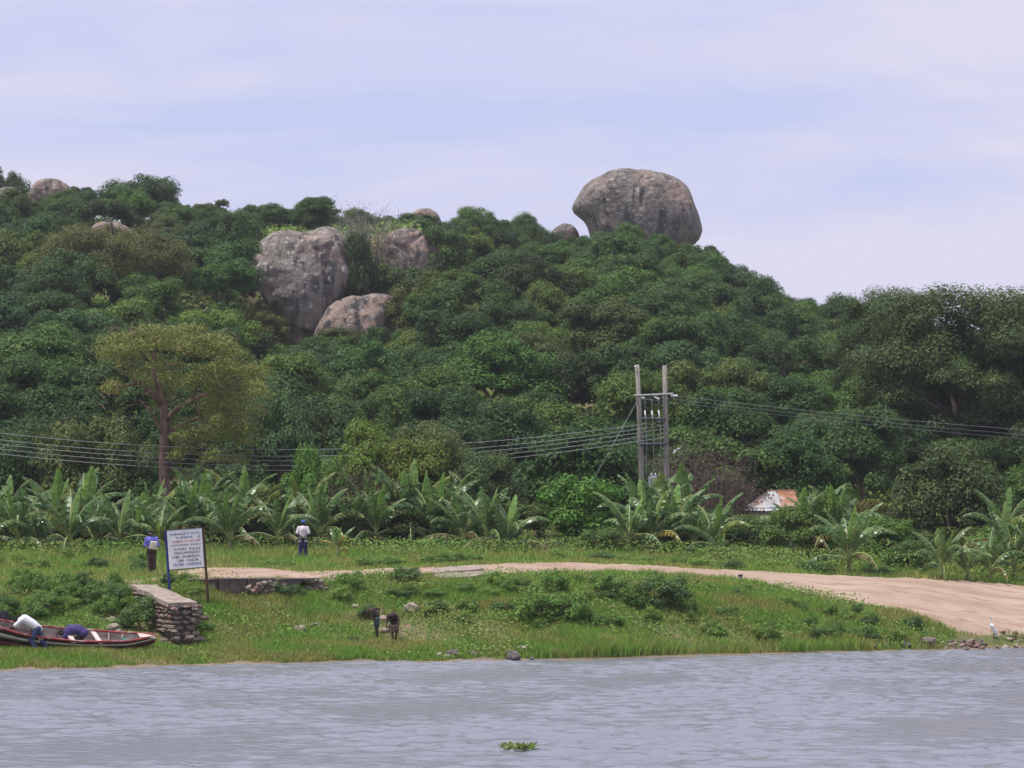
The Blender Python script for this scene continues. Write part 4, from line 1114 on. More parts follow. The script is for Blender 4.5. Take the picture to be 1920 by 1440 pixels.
rows = [('HALMASHAURI YA WILAYA', .86, 'ink_blue', .0), ('YA UKEREWE', .50, 'ink_blue', -.02), ('UKIMWI NI HATARI', .80, 'ink_red', .02), ('KUONYESHA UNAJALI', .84, 'ink_black', .02), ('NI BORA  WALELE', .76, 'ink_black', .05), ('WENZIE MWENZAKO', .74, 'ink_black', .03), ('KAMA  UNAMPENDA', .80, 'ink_black', .0), ('TUMIA   KONDOM', .62, 'ink_black', .03), ('KILOBEL  LADIENENS', .80, 'ink_blue', .03)]
def text_mesh(s):
    cu = bpy.data.curves.new('lettering', 'FONT'); cu.body = s; cu.size = 1.0; cu.align_x = 'CENTER'; cu.align_y = 'CENTER'; cu.offset = .012
    o = bpy.data.objects.new('tmp', cu); COL.objects.link(o)
    bpy.context.view_layer.update()
    me = bpy.data.meshes.new_from_object(o.evaluated_get(bpy.context.evaluated_depsgraph_get()))
    bpy.data.objects.remove(o); bpy.data.curves.remove(cu)
    return me
for k, (s, wd, ink, off) in enumerate(rows):
    me = text_mesh(s)
    co = np.array([v.co[:] for v in me.vertices]); w = co[:, 0].max() - co[:, 0].min(); h = co[:, 1].max() - co[:, 1].min()
    sx_, sz_ = bw * wd / w, bh * .066 / h
    zc = bh / 2 - bh * (.105 + .0985 * k)
    cx_ = (co[:, 0].max() + co[:, 0].min()) / 2; cz_ = (co[:, 1].max() + co[:, 1].min()) / 2
    for v in me.vertices: v.co = bp((v.co.x - cx_) * sx_ + off * bw, -.0215, (v.co.y - cz_) * sz_ + zc)
    me.materials.clear(); me.materials.append(M[ink])
    obj('lettering', me, sg)
mb = MB(); zc = bh / 2 - bh * (.105 + .0985)
mb.tube([bp(bw * .36, -.024, zc), bp(bw * .385, -.024, zc - .04), bp(bw * .44, -.024, zc + .06)], .011, 4); obj('tick_mark', mb.mesh('tick_mark', 'ink_black'), sg)

# ================================================================== POWER POLES AND WIRES
YP = 147.0
up_ = thing('twin_power_pole', 'pair of grey wooden power poles joined by crossarms with a transformer', 'power pole', on(1222, YP))
U0 = up_.location.copy()
def A(px, py, dy=0): return at(px, py, YP + dy) - U0
mb = MB(); mb.tube([A(1206, 1015), A(1203, 900), A(1199, 780), A(1195, 684)], [.17, .15, .135, .115], 10); obj('pole', mb.mesh('pole', 'pole', True), up_)
mb = MB(); mb.tube([A(1252, 1015), A(1250, 900), A(1248, 780), A(1246, 685)], [.17, .15, .135, .115], 10); obj('pole', mb.mesh('pole', 'pole', True), up_)
def arm(a_, b_, r, m_, nm='crossarm'): mb = MB(); mb.tube([a_, b_], r, 4); return obj(nm, mb.mesh(nm, m_), up_)
arm(A(1189, 742, -.16), A(1262, 738.5, -.16), .06, 'steel'); arm(A(1204, 785, -.16), A(1248, 786, -.16), .075, 'dark_steel'); arm(A(1200, 833, -.16), A(1252, 831, -.16), .08, 'dark_steel')
arm(A(1200, 835, .16), A(1252, 833, .16), .07, 'dark_steel')
def insulator(px, py, s, d=(0, 0, 1), nm='insulator', n=4):
    mb = MB(); p = A(px, py, -.16); d = Vector(d).normalized()
    pts, rr = [], []
    for k in range(n):
        for t_, r_ in ((0, .5), (.35, 1), (.6, .5)): pts.append(p + d * s * (k + t_)); rr.append(s * .75 * r_)
    mb.tube(pts, rr, 8); obj(nm, mb.mesh(nm, 'porcelain', True), up_)
insulator(1258, 742, .13, (1, -.1, -.05), n=3); insulator(1226, 744, .09, (1, -.3, -.5)); insulator(1201, 745, .08, (1, -.3, -.3), n=3); insulator(1194, 686, .09, (-1, 0, -.5), n=2)
for px in (1211, 1224, 1237):
    mb = MB(); mb.tube([A(px - 2, 770, -.2), A(px, 785, -.3)], .04, 6); obj('fuse', mb.mesh('fuse', 'porcelain', True), up_)
    mb = MB(); mb.tube([A(px - 4, 744, -.16), A(px - 1, 757, -.3), A(px - 2, 770, -.2)], .014, 4); obj('jumper', mb.mesh('jumper', 'wire'), up_)
    mb = MB(); mb.tube([A(px, 785, -.3), A(px + 2, 830, -.35), A(px + 1, 890, -.2)], .016, 4); obj('jumper', mb.mesh('jumper', 'wire'), up_)
tk = MB(); c_ = A(1229, 902, -.1); tk.box(c_, (.72, .5, .52)); tb = obj('transformer', tk.mesh('transformer', 'tank'), up_)
for k in range(7):
    mb = MB(); mb.box(c_ + Vector((-.3 + k * .1, -.3, -.02)), (.03, .12, .42)); obj('cooling_fin', mb.mesh('cooling_fin', 'tank'), tb)
for k in range(3):
    mb = MB(); mb.tube([c_ + Vector((-.2 + k * .2, 0, .26)), c_ + Vector((-.2 + k * .2, 0, .42))], [.05, .03], 8); obj('bushing', mb.mesh('bushing', 'porcelain', True), tb)
arm(A(1204, 914, -.18), A(1254, 913, -.18), .07, 'dark_steel', 'platform_beam'); arm(A(1204, 914, .18), A(1254, 913, .18), .07, 'dark_steel', 'platform_beam')
mb = MB(); mb.tube([A(1197, 748, -.1), A(1130, 868, -1.2), A(1080, 960, -2)], .014, 4); obj('stay_wire', mb.mesh('stay_wire', 'wire'), up_)
# five low wires to the left, three to the right
for k in range(5):
    pts = []
    for px in np.linspace(-700, 1248, 46):
        y_top = 812 + .1152 * px - .000107 * px * px
        gap = (0, 12.5, 21, 30, 39)[k] if px < 700 else np.interp(px, [700, 1200, 1248], [(0, 12.5, 21, 30, 39)[k], (0, 8, 15, 23, 31)[k], (0, 8, 15, 23, 31)[k]])
        pts.append(at(px, y_top + gap, YP - .2 + (px - 1220) * -.0006))
    c0 = pts[23].copy(); mb = MB(); mb.tube([p - c0 for p in pts], .014, 4)
    o = obj('power_wire', mb.mesh('power_wire', 'wire'), None, c0)
    tag(o, ['topmost', 'second', 'middle', 'second lowest', 'lowest'][k] + ' of the five slack wires running left from the twin power poles', 'wire', 'wires left of the twin poles')
for k, (ya, yb, ym) in enumerate([(741, 806, 785), (745, 815, 793), (748, 823, 800)]):
    pts = []
    cf = np.polyfit([1258 - k * 25, 1670, 1920], [ya, ym, yb], 2)
    for px in np.linspace(1258 - k * 25, 2000, 24): pts.append(at(px, np.polyval(cf, px), YP - .25 + (px - 1250) * .012))
    c0 = pts[12].copy(); mb = MB(); mb.tube([p - c0 for p in pts], .010, 4)
    o = obj('power_wire', mb.mesh('power_wire', 'wire'), None, c0)
    tag(o, ['upper', 'middle', 'lower'][k] + ' of the three wires running right from the insulators', 'wire', 'wires right of the twin poles')

# ================================================================== HUT
Yh = 152.0
ht = thing('tin_hut', 'small hut with a rusty corrugated iron hip roof behind the bushes', 'hut', on(1462, Yh))
H0 = ht.location.copy()
def Hh(px, py, dy=0): return at(px, py, Yh + dy) - H0
def corr(name, a_, b_, c_, d_, mat, n, amp=.02):
    """corrugated sheet a-b at the eave, d-c at the ridge"""
    a_, b_, c_, d_ = map(Vector, (a_, b_, c_, d_)); nn = (b_ - a_).cross(d_ - a_).normalized()
    vs = []
    for k in range(n + 1):
        t_ = k / n; o_ = nn * amp * (1 if k % 2 else -1)
        vs += [a_.lerp(b_, t_) + o_, d_.lerp(c_, t_) + o_]
    mb = MB(); mb.add(vs, [(2 * k, 2 * k + 2, 2 * k + 3, 2 * k + 1) for k in range(n)])
    o = obj(name, mb.mesh(name, mat), ht)
    sm = o.modifiers.new('thickness', 'SOLIDIFY'); sm.thickness = .01
    return o
eaL, eaF, eaR = Hh(1386, 957, .3), Hh(1436, 958, -1.8), Hh(1545, 953, -.6)
eB = Hh(1490, 950, 2.4)
rA, rB = Hh(1440, 921, .1), Hh(1490, 920, .6)
corr('roof_sheet', eaL, eaF, rA + Vector((.02, 0, 0)), rA, 'zinc', 26)
corr('roof_sheet', eaF, Hh(1468, 957, -1.4), Hh(1458, 921, .2), rA, 'zinc', 16)
corr('roof_sheet', Hh(1468, 957, -1.4), eaR, rB, Hh(1458, 921, .2), 'rust', 30)
corr('roof_sheet', eaR, eB, rB, rB + Vector((.02, .02, 0)), 'rust', 20)
corr('roof_sheet', eB, eaL, rA, rB, 'rust', 40)
mb = MB(); mb.tube([rA + Vector((-.05, 0, .02)), rB + Vector((.05, 0, .02))], .05, 6); obj('ridge_cap', mb.mesh('ridge_cap', 'rust'), ht)
zb = -.3
wL, wF, wR, wB = [p.copy() for p in (eaL.lerp(rA, .12), eaF.lerp(rA, .12), eaR.lerp(rB, .12), eB.lerp(rB, .12))]
for a_, b_, nm in ((wL, wF, 'wall'), (wF, wR, 'wall'), (wR, wB, 'wall'), (wB, wL, 'wall')):
    corr(nm, Vector((a_.x, a_.y, zb)), Vector((b_.x, b_.y, zb)), b_ + Vector((0, 0, .05)), a_ + Vector((0, 0, .05)), 'hutwall', 30, .015)
dm = wF.lerp(wR, .3); dn = wF.lerp(wR, .5)
mb = MB(); mb.box((dm + dn) / 2 + Vector((-.02, -.06, -.85)), ((dn - dm).length, .04, 1.7), Matrix.Rotation(math.atan2(dn.y - dm.y, dn.x - dm.x), 3, 'Z')); obj('door', mb.mesh('door', 'brown_paint'), ht)
#PART5
# ================================================================== BOAT
BL_, BB = 7.1, 1.3
stern = gp(300, 1203); stern.y = 99.6
yawb = math.radians(22)
bt = thing('fishing_boat', 'dark red wooden fishing boat with a cream stripe drawn up on the grass', 'boat', (stern.x - math.cos(yawb) * BL_ * .5, stern.y - math.sin(yawb) * BL_ * .5, .50))
bt.rotation_euler = (math.radians(17), math.radians(3.6), yawb)
def sheer(t): return float(np.interp(t, [0, .06, .18, .35, .6, .85, 1], [1.32, 1.16, .86, .62, .52, .56, .68]))
def beam(t): return BB * .5 * float(np.interp(t, [0, .05, .15, .3, .5, .7, .88, .97, 1], [.02, .22, .55, .86, 1, .95, .62, .22, .05]))
def keel(t): return float(np.interp(t, [0, .06, .12, .2, .5, .85, 1], [1.1, .55, .12, .0, 0, .10, .42]))
def sect(t, off=0.0):
    b, z1, z0 = max(.012, beam(t) - off), sheer(t), keel(t) + off
    out = []
    for a_ in (-1, -.93, -.82, -.62, -.34, 0, .34, .62, .82, .93, 1):
        q = abs(a_)
        zz = z0 + (z1 - z0) * max(0, (q - .3) / .7) ** 1.6 * 1.0
        yw = b * (q ** .85)
        out.append(Vector(((t - .5) * BL_, math.copysign(yw, a_), zz)))
    return out
NS = 34; ts = [k / NS for k in range(NS + 1)]
def loft(secs, flip=False):
    n = len(secs[0]); vs = [v for s in secs for v in s]
    fs = [(i * n + k, (i + 1) * n + k, (i + 1) * n + k + 1, i * n + k + 1) for i in range(len(secs) - 1) for k in range(n - 1)]
    return vs, [f[::-1] for f in fs] if flip else fs
mb = MB(); vs, fs = loft([sect(t) for t in ts]); mb.add(vs, fs)
hull = obj('hull', mb.mesh('hull', 'hull_dark', True), bt)
mb = MB(); vs, fs = loft([sect(t, .035) for t in ts[1:-1]], True); mb.add(vs, fs)
obj('lining', mb.mesh('lining', 'boat_inside', True), bt)
for side in (-1, 1):
    mb = MB(); mb.tube([Vector(((t - .5) * BL_, side * (beam(t) + .012), sheer(t) + .02)) for t in ts], .042, 6); obj('gunwale', mb.mesh('gunwale', 'rail_red', True), bt)
    vs = []
    for t in ts:                                             # cream band, a plank standing proud of the hull
        b = beam(t); h_ = sheer(t) - keel(t)
        for f in (.80, .60):
            q = (f ** (1 / 1.6)) * .7 + .3
            vs.append(Vector(((t - .5) * BL_, side * (b * q ** .85 + .022), keel(t) + h_ * f)))
    mb = MB(); mb.add(vs, [(2 * k, 2 * k + 2, 2 * k + 3, 2 * k + 1) for k in range(NS)])
    o = obj('stripe', mb.mesh('stripe', 'cream', True), bt); sm = o.modifiers.new('thickness', 'SOLIDIFY'); sm.thickness = .012; sm.offset = 0
    vs = []
    for t in ts:
        b = beam(t); h_ = sheer(t) - keel(t)
        for f in (.42, .10):
            q = (f ** (1 / 1.6)) * .7 + .3
            vs.append(Vector(((t - .5) * BL_, side * (b * q ** .85 + .014), keel(t) + h_ * f)))
    mb = MB(); mb.add(vs, [(2 * k, 2 * k + 2, 2 * k + 3, 2 * k + 1) for k in range(NS)])
    o = obj('plank', mb.mesh('plank', 'hull_red', True), bt); sm = o.modifiers.new('thickness', 'SOLIDIFY'); sm.thickness = .01; sm.offset = 0
for t in (.22, .42, .58, .71):
    mb = MB(); mb.box(Vector(((t - .5) * BL_, 0, sheer(t) - .03)), (.17, beam(t) * 2 + .04, .045)); obj('thwart', mb.mesh('thwart', 'pinkwood'), bt)
for k in range(11):
    t = .2 + k * .065
    mb = MB(); mb.tube([p for p in sect(t, .05)], .026, 4); obj('rib', mb.mesh('rib', 'pinkwood' if k > 7 else 'boat_inside'), bt)
mb = MB(); t = .955; mb.box(Vector(((t - .5) * BL_, 0, sheer(t) + .01)), (.55, beam(.93) * 1.6, .035)); obj('stern_deck', mb.mesh('stern_deck', 'pinkwood'), bt)
mb = MB(); mb.box(Vector((.37 * BL_, .2, .36)), (.32, .35, .1), jit=.03); tl = obj('net_bundle', mb.mesh('net_bundle', 'teal'), bt)
mb = MB(); mb.tube([Vector((-.5 * BL_ - .02, 0, 1.3)), Vector((-.47 * BL_, 0, .85)), Vector((-.40 * BL_, 0, .1))], [.05, .05, .04], 6); obj('stem_post', mb.mesh('stem_post', 'hull_red', True), bt)

# ================================================================== PEOPLE
def fuse(name, mb, mat, voxel=.012, it=4):
    me = bpy.data.meshes.new('tmp'); me.from_pydata(mb.v, [], mb.f); me.update()
    o = bpy.data.objects.new('tmp', me); COL.objects.link(o)
    r = o.modifiers.new('r', 'REMESH'); r.mode = 'VOXEL'; r.voxel_size = voxel; r.use_smooth_shade = True
    s = o.modifiers.new('s', 'SMOOTH'); s.iterations = it; s.factor = .5
    bpy.context.view_layer.update()
    m2 = bpy.data.meshes.new_from_object(o.evaluated_get(bpy.context.evaluated_depsgraph_get()))
    bpy.data.objects.remove(o); bpy.data.meshes.remove(me)
    m2.name = name; m2.materials.clear(); m2.materials.append(M[mat])
    for p in m2.polygons: p.use_smooth = True
    return m2
def V3(*a): return Vector(a)
def hand(mb, wrist, d, side):
    d = Vector(d).normalized(); side = Vector(side); side = (side - d * side.dot(d)).normalized(); nrm = d.cross(side)
    for k in (-.025, 0, .025): mb.capsule(wrist + side * k * .6, wrist + d * .085 + side * k, .016, .016, 8)
    for k, L_ in ((-.036, .066), (-.012, .078), (.012, .074), (.036, .056)):
        a_ = wrist + d * .09 + side * k; b_ = a_ + (d * .85 + nrm * .25).normalized() * L_ * .55; c_ = b_ + (d * .5 + nrm * .75).normalized() * L_ * .5
        mb.capsule(a_, b_, .0105, .0098, 6); mb.capsule(b_, c_, .0098, .0085, 6)
    a_ = wrist + d * .03 - side * .03; b_ = a_ + (d * .6 - side * .7).normalized() * .045; c_ = b_ + (d * .9 - side * .2).normalized() * .035
    mb.capsule(a_, b_, .013, .011, 6); mb.capsule(b_, c_, .011, .009, 6)
def make_person(label, loc, J, shirt, trouser, sleeve=.8, legcut=1.0, hair='hair', cap=None, skin='skin', S=1.0, group=None, long_shirt=.0, shirt_fat=.02, face=None):
    """J: joints in metres relative to loc, x to the right of the picture, y away from the lake, z up"""
    t = thing('person', label, 'person', loc, 0, group)
    J = {k: Vector(v) for k, v in J.items()}
    def torso(mb, e):
        mb.capsule(J['hipL'], J['hipR'], (.105 + e) * S, (.105 + e) * S)
        mb.capsule(J['pelvis'], J['waist'], (.125 + e) * S, (.12 + e) * S); mb.capsule(J['waist'], J['chest'], (.12 + e) * S, (.15 + e) * S)
        mid = J['pelvis'].lerp(J['waist'], .6); ax_ = (J['shL'] - J['shR']).normalized()
        for k in (-1, 1): mb.capsule(mid + ax_ * .05 * k * S, J['chest'] + ax_ * .07 * k * S, (.10 + e) * S, (.115 + e) * S)
        mb.capsule(J['shL'], J['shR'], (.062 + e) * S, (.062 + e) * S)
        mb.capsule(J['chest'], J['neck'], (.10 + e) * S, (.055 + e * .7) * S)
    mb = MB(); torso(mb, 0)
    mb.capsule(J['neck'], J['head'], .052 * S, .05 * S)
    hd = J['headup'].normalized(); fc = J['face'].normalized(); fc = (fc - hd * fc.dot(hd)).normalized(); sd = hd.cross(fc)
    h0 = J['head']
    mb.capsule(h0 - hd * .035 * S + fc * .022 * S, h0 + hd * .03 * S - fc * .005 * S, .072 * S, .088 * S, 12)
    mb.capsule(h0 - hd * .075 * S + fc * .045 * S, h0 - hd * .03 * S + fc * .05 * S, .042 * S, .05 * S, 10)
    mb.capsule(h0 + fc * .09 * S + hd * .01, h0 + fc * .108 * S - hd * .02 * S, .011, .016, 6)
    for k in (-1, 1): mb.capsule(h0 + sd * .085 * k * S - hd * .02, h0 + sd * .092 * k * S + hd * .02, .014, .016, 6)
    for s_ in 'LR':
        mb.capsule(J['sh' + s_], J['el' + s_], .052 * S, .042 * S); mb.capsule(J['el' + s_], J['wr' + s_], .042 * S, .028 * S)
        hand(mb, J['wr' + s_], J.get('hd' + s_, J['wr' + s_] - J['el' + s_]), J.get('hs' + s_, V3(0, 1, 0) if abs((J['wr' + s_] - J['el' + s_]).normalized().y) < .8 else V3(1, 0, 0)))
        mb.capsule(J['hip' + s_], J['kn' + s_], .088 * S, .062 * S); mb.capsule(J['kn' + s_], J['an' + s_], .06 * S, .04 * S)
        ft = J['toe' + s_]; mb.capsule(J['an' + s_] - V3(0, 0, .03 * S), ft, .042 * S, .034 * S)
    obj('body', fuse('body', mb, skin), t)
    # hair follows the skull
    mh = MB(); mh.capsule(h0 + hd * .035 * S - fc * .02 * S, h0 + hd * .045 * S - fc * .012 * S, .094 * S, .093 * S, 12)
    mh.capsule(h0 - hd * .03 * S - fc * .045 * S, h0 + hd * .03 * S - fc * .03 * S, .065 * S, .08 * S, 12)
    obj('hair', fuse('hair', mh, hair, .014, 2), t)
    if face:
        for k in (-1, 1):
            e_ = MB(); e_.ell(h0 + fc * .084 * S + sd * .032 * k * S + hd * .012 * S, (.011, .011, .009)); obj('eye', e_.mesh('eye', 'eye', True), t)
    if cap:
        mc = MB(); mc.capsule(h0 + hd * .055 * S - fc * .012, h0 + hd * .065 * S - fc * .01, .108 * S, .098 * S, 12); mc.capsule(h0 + hd * .055 * S + fc * .07 * S, h0 + hd * .048 * S + fc * .15 * S, .03, .025)
        mc.capsule(h0 + hd * .055 * S + fc * .07 * S + sd * .05, h0 + hd * .048 * S + fc * .13 * S + sd * .04, .03, .025); mc.capsule(h0 + hd * .055 * S + fc * .07 * S - sd * .05, h0 + hd * .048 * S + fc * .13 * S - sd * .04, .03, .025)
        obj('cap', fuse('cap', mc, cap, .012, 2), t)
    if shirt:
        ms = MB(); torso(ms, shirt_fat)
        for s_ in 'LR':
            e = J['sh' + s_].lerp(J['el' + s_], sleeve) if sleeve <= 1 else J['el' + s_].lerp(J['wr' + s_], sleeve - 1)
            if sleeve > 1: ms.capsule(J['sh' + s_], J['el' + s_], (.058 + shirt_fat) * S, (.05 + shirt_fat * .6) * S); ms.capsule(J['el' + s_], e, (.05 + shirt_fat * .6) * S, .045 * S)
            else: ms.capsule(J['sh' + s_], e, (.058 + shirt_fat) * S, (.052 + shirt_fat) * S)
        if long_shirt:
            for s_ in 'LR': q = J['hip' + s_].lerp(J['kn' + s_], long_shirt); ms.capsule(J['hip' + s_], q, (.115 + shirt_fat) * S, (.105 + shirt_fat) * S)
        obj('shirt', fuse('shirt', ms, shirt, .013, 3), t)
    if trouser:
        ms = MB(); e = .028
        ms.capsule(J['hipL'], J['hipR'], (.108 + e) * S, (.108 + e) * S); ms.capsule(J['pelvis'], J['pelvis'].lerp(J['waist'], .5), (.122 + e) * S, (.118 + e * .7) * S)
        for s_ in 'LR':
            k_ = J['hip' + s_].lerp(J['kn' + s_], min(1, legcut * 2))
            ms.capsule(J['hip' + s_], k_, (.09 + e) * S, (.068 + e + (.02 if legcut < .5 else 0)) * S)
            if legcut > .5: ms.capsule(J['kn' + s_], J['kn' + s_].lerp(J['an' + s_], (legcut - .5) * 2 * .97), (.066 + e) * S, (.055 + e) * S)
        obj('trousers' if legcut > .5 else 'shorts', fuse('trousers', ms, trouser, .013, 3), t)
    return t

# the man in white, seen from behind, hands clasped behind him
g = gp(568, 1050)
J = dict(pelvis=(0, 0, .93), waist=(0, 0, 1.12), chest=(0, .02, 1.34), neck=(0, .03, 1.50), head=(.01, .06, 1.625), headup=(0, .12, 1), face=(.1, 1, -.15),
         shL=(-.19, .02, 1.43), shR=(.19, .02, 1.43), elL=(-.27, -.06, 1.16), elR=(.27, -.06, 1.16), wrL=(-.04, -.17, 1.04), wrR=(.05, -.20, 1.00), hdL=(.9, -.1, -.35), hdR=(-.9, 0, -.4), hsL=(0, 0, 1), hsR=(0, 0, 1),
         hipL=(-.09, 0, .9), hipR=(.09, 0, .9), knL=(-.11, .02, .49), knR=(.11, .01, .49), anL=(-.12, 0, .08), anR=(.12, 0, .08), toeL=(-.14, .17, .035), toeR=(.15, .17, .035))
make_person('man in white short-sleeved shirt, navy trousers and blue cap, hands clasped behind him', g, J, 'cloth_pale', 'cloth_navy', .85, 1.0, cap='cap_blue', long_shirt=.12)

# person in blue with a pale bag held to the chest
g = gp(284, 1076)
J = dict(pelvis=(0, 0, .93), waist=(0, 0, 1.12), chest=(0, -.01, 1.34), neck=(-.01, -.02, 1.50), head=(-.02, -.04, 1.62), headup=(-.05, 0, 1), face=(-.35, -1, -.1),
         shL=(-.19, .0, 1.42), shR=(.18, .02, 1.42), elL=(-.27, -.05, 1.14), elR=(.27, -.06, 1.15), wrL=(-.06, -.24, 1.06), wrR=(.12, -.26, 1.02), hdL=(.9, -.2, 0), hdR=(-.8, -.2, -.2), hsL=(0, 0, 1), hsR=(0, 0, 1),
         hipL=(-.085, 0, .9), hipR=(.085, 0, .9), knL=(-.06, -.02, .49), knR=(.10, -.02, .49), anL=(-.02, 0, .08), anR=(.10, .03, .08), toeL=(-.06, -.16, .035), toeR=(.12, -.13, .035))
make_person('person in bright blue shirt and dark trousers standing by the signboard', g, J, 'cloth_blue', 'cloth_dark', 1.2, 1.0, face=True)
bag = MB(); bag.box((0, 0, 0), (.26, .12, .33), Matrix.Rotation(.2, 3, 'Y'), jit=.02)
bg_me = bag.mesh('bag', 'bag'); o = obj('bag', bg_me, None, g + Vector((.10, -.30, 1.15)))
bv = o.modifiers.new('bevel', 'BEVEL'); bv.width = .04; bv.segments = 3
tag(o, 'pale cream bag held against the chest of the person in bright blue', 'bag')

# pushing the boat: white T-shirt, bent forward to the left
g = gp(74, 1217)
J = dict(pelvis=(.10, 0, .80), waist=(-.05, -.02, .95), chest=(-.34, -.03, 1.10), neck=(-.50, -.02, 1.10), head=(-.62, .04, 1.07), headup=(-.85, .05, .35), face=(-.4, 0, -.9),
         shL=(-.40, -.20, 1.08), shR=(-.40, .15, 1.08), elL=(-.62, -.22, .90), elR=(-.60, .2, .86), wrL=(-.86, -.18, .78), wrR=(-.84, .16, .78), hsL=(0, 1, 0), hsR=(0, 1, 0),
         hipL=(.10, -.09, .78), hipR=(.10, .09, .78), knL=(-.10, -.10, .44), knR=(.20, .10, .42), anL=(.06, -.10, .09), anR=(.42, .10, .12), toeL=(-.12, -.11, .035), toeR=(.26, .11, .04))
make_person('person in white T-shirt and jeans leaning forward onto the red boat rail', Vector((g.x, g.y - 1.0, zg(g.x, g.y - 1.0) - .02)), J, 'cloth_white', 'denim', .95, 1.0, long_shirt=.0, shirt_fat=.03)

# purple shirt, bent double inside the boat
g = at(152, 1214, 98.5)
J = dict(pelvis=(.08, 0, .50), waist=(-.10, -.02, .62), chest=(-.38, -.04, .60), neck=(-.55, -.04, .52), head=(-.67, -.03, .49), headup=(-.9, 0, .1), face=(-.2, -.2, -1),
         shL=(-.44, -.20, .52), shR=(-.44, .14, .55), elL=(-.58, -.24, .28), elR=(-.56, .15, .30), wrL=(-.82, -.22, .16), wrR=(-.80, .14, .18), hsL=(0, 1, 0), hsR=(0, 1, 0),
         hipL=(.08, -.10, .47), hipR=(.08, .10, .47), knL=(-.16, -.14, .26), knR=(-.12, .14, .26), anL=(.10, -.12, -.02), anR=(.14, .12, -.02), toeL=(-.08, -.13, -.05), toeR=(-.04, .13, -.05))
make_person('person in purple shirt and dark shorts bent double inside the boat', g + Vector((0, .1, .0)), J, 'cloth_purple', 'cloth_black', .75, .5, shirt_fat=.04)

# black clothes, leaning over the bow from behind
g = on(6, 98.9)
J = dict(pelvis=(-.42, .05, .92), waist=(-.22, 0, 1.10), chest=(.06, -.05, 1.06), neck=(.24, -.08, .93), head=(.36, -.12, .84), headup=(.75, 0, -.6), face=(-.3, -.4, -.8),
         shL=(.12, -.22, .98), shR=(.14, .12, .98), elL=(.30, -.26, .74), elR=(.32, .10, .72), wrL=(.44, -.34, .55), wrR=(.46, .0, .55), hsL=(0, 1, 0), hsR=(0, 1, 0),
         hipL=(-.42, -.06, .88), hipR=(-.42, .13, .88), knL=(-.34, -.08, .46), knR=(-.36, .14, .46), anL=(-.46, -.08, .08), anR=(-.50, .15, .08), toeL=(-.30, -.09, .035), toeR=(-.34, .16, .035))
make_person('person in black bent over the bow of the boat', g, J, 'cloth_black', 'cloth_black', 1.6, 1.0, shirt_fat=.06)

# two children stooping on the grass
g = gp(705, 1198)
K = .80
J = dict(pelvis=(.03, 0, .72), waist=(-.02, 0, .88), chest=(-.14, -.02, 1.02), neck=(-.27, -.02, 1.00), head=(-.40, -.03, .95), headup=(-.95, 0, .05), face=(-.1, -.15, -1),
         shL=(-.16, -.15, 1.02), shR=(-.10, .13, 1.05), elL=(-.12, -.20, .80), elR=(.12, .14, 1.10), wrL=(-.02, -.16, .62), wrR=(.06, .10, .90), hsL=(0, 1, 0), hsR=(0, 1, 0),
         hipL=(.02, -.07, .69), hipR=(.03, .07, .69), knL=(.0, -.07, .37), knR=(.04, .07, .37), anL=(.02, -.07, .07), anR=(.07, .07, .07), toeL=(-.12, -.08, .03), toeR=(-.07, .08, .03))
make_person('dark-clothed child stooping sideways with head stretched forward on the grass', g, J, 'cloth_dark', 'cloth_teal', .5, .3, S=K)
g = gp(738, 1204)
J = dict(pelvis=(.02, .10, .62), waist=(-.01, .05, .80), chest=(-.03, -.12, .93), neck=(-.05, -.24, .93), head=(-.07, -.34, .88), headup=(-.1, -.85, .1), face=(0, -.5, -.9),
         shL=(-.20, -.12, .90), shR=(.14, -.12, .90), elL=(-.25, -.20, .66), elR=(.20, -.20, .66), wrL=(-.22, -.24, .46), wrR=(.17, -.24, .46), hsL=(0, 1, 0), hsR=(0, 1, 0),
         hipL=(-.06, .10, .60), hipR=(.09, .10, .60), knL=(-.06, .03, .34), knR=(.09, .03, .34), anL=(-.02, .06, .07), anR=(.09, .06, .07), toeL=(-.05, -.08, .03), toeR=(.11, -.08, .03))
make_person('child with tan cloth at the waist bowing forward to face the water', g, J, 'cloth_dark', 'cloth_teal', .5, .3, S=K)
mb = MB(); vs = []
for k in range(11):
    for j in range(7):
        x_ = -.20 + .37 * k / 10; zz = .60 - .26 * j / 6
        vs.append((x_ + .02, -.20 + .05 * math.sin(k * 1.9) + .05 * (j / 6), zz + .03 * math.sin(k * 1.1)))
mb.add(vs, [(k * 7 + j, k * 7 + 7 + j, k * 7 + 8 + j, k * 7 + 1 + j) for k in range(10) for j in range(6)])
o = obj('hanging_cloth', mb.mesh('hanging_cloth', 'cloth_tan', True), None, g); sm = o.modifiers.new('thickness', 'SOLIDIFY'); sm.thickness = .015
tag(o, 'tan cloth held by the child bowing towards the water', 'cloth')

def heap(name, label, loc, size, mat, seed, cat='clothes'):
    bm = bmesh.new(); bmesh.ops.create_icosphere(bm, subdivisions=4, radius=1)
    for v in bm.verts:
        c = v.co.copy(); k = 1 + noise.noise(c * 2.2 + Vector((seed, 0, 0))) * .6 + noise.noise(c * 5 + Vector((0, seed, 0))) * .2
        v.co = Vector((c.x * size[0] * k, c.y * size[1] * k, max(-.02, c.z) * size[2] * k))
    me = bpy.data.meshes.new(name); bm.to_mesh(me); bm.free(); me.materials.append(M[mat])
    for p in me.polygons: p.use_smooth = True
    return tag(obj(name, me, None, loc), label, cat)
heap('clothes_heap', 'small heap of dark clothes lying on the grass near the children', gp(661, 1200), (.22, .2, .09), 'cloth_dark', 2)
heap('white_cloth', 'white bit of cloth beside the heap of dark clothes', gp(679, 1199), (.07, .08, .06), 'cloth_white', 4)
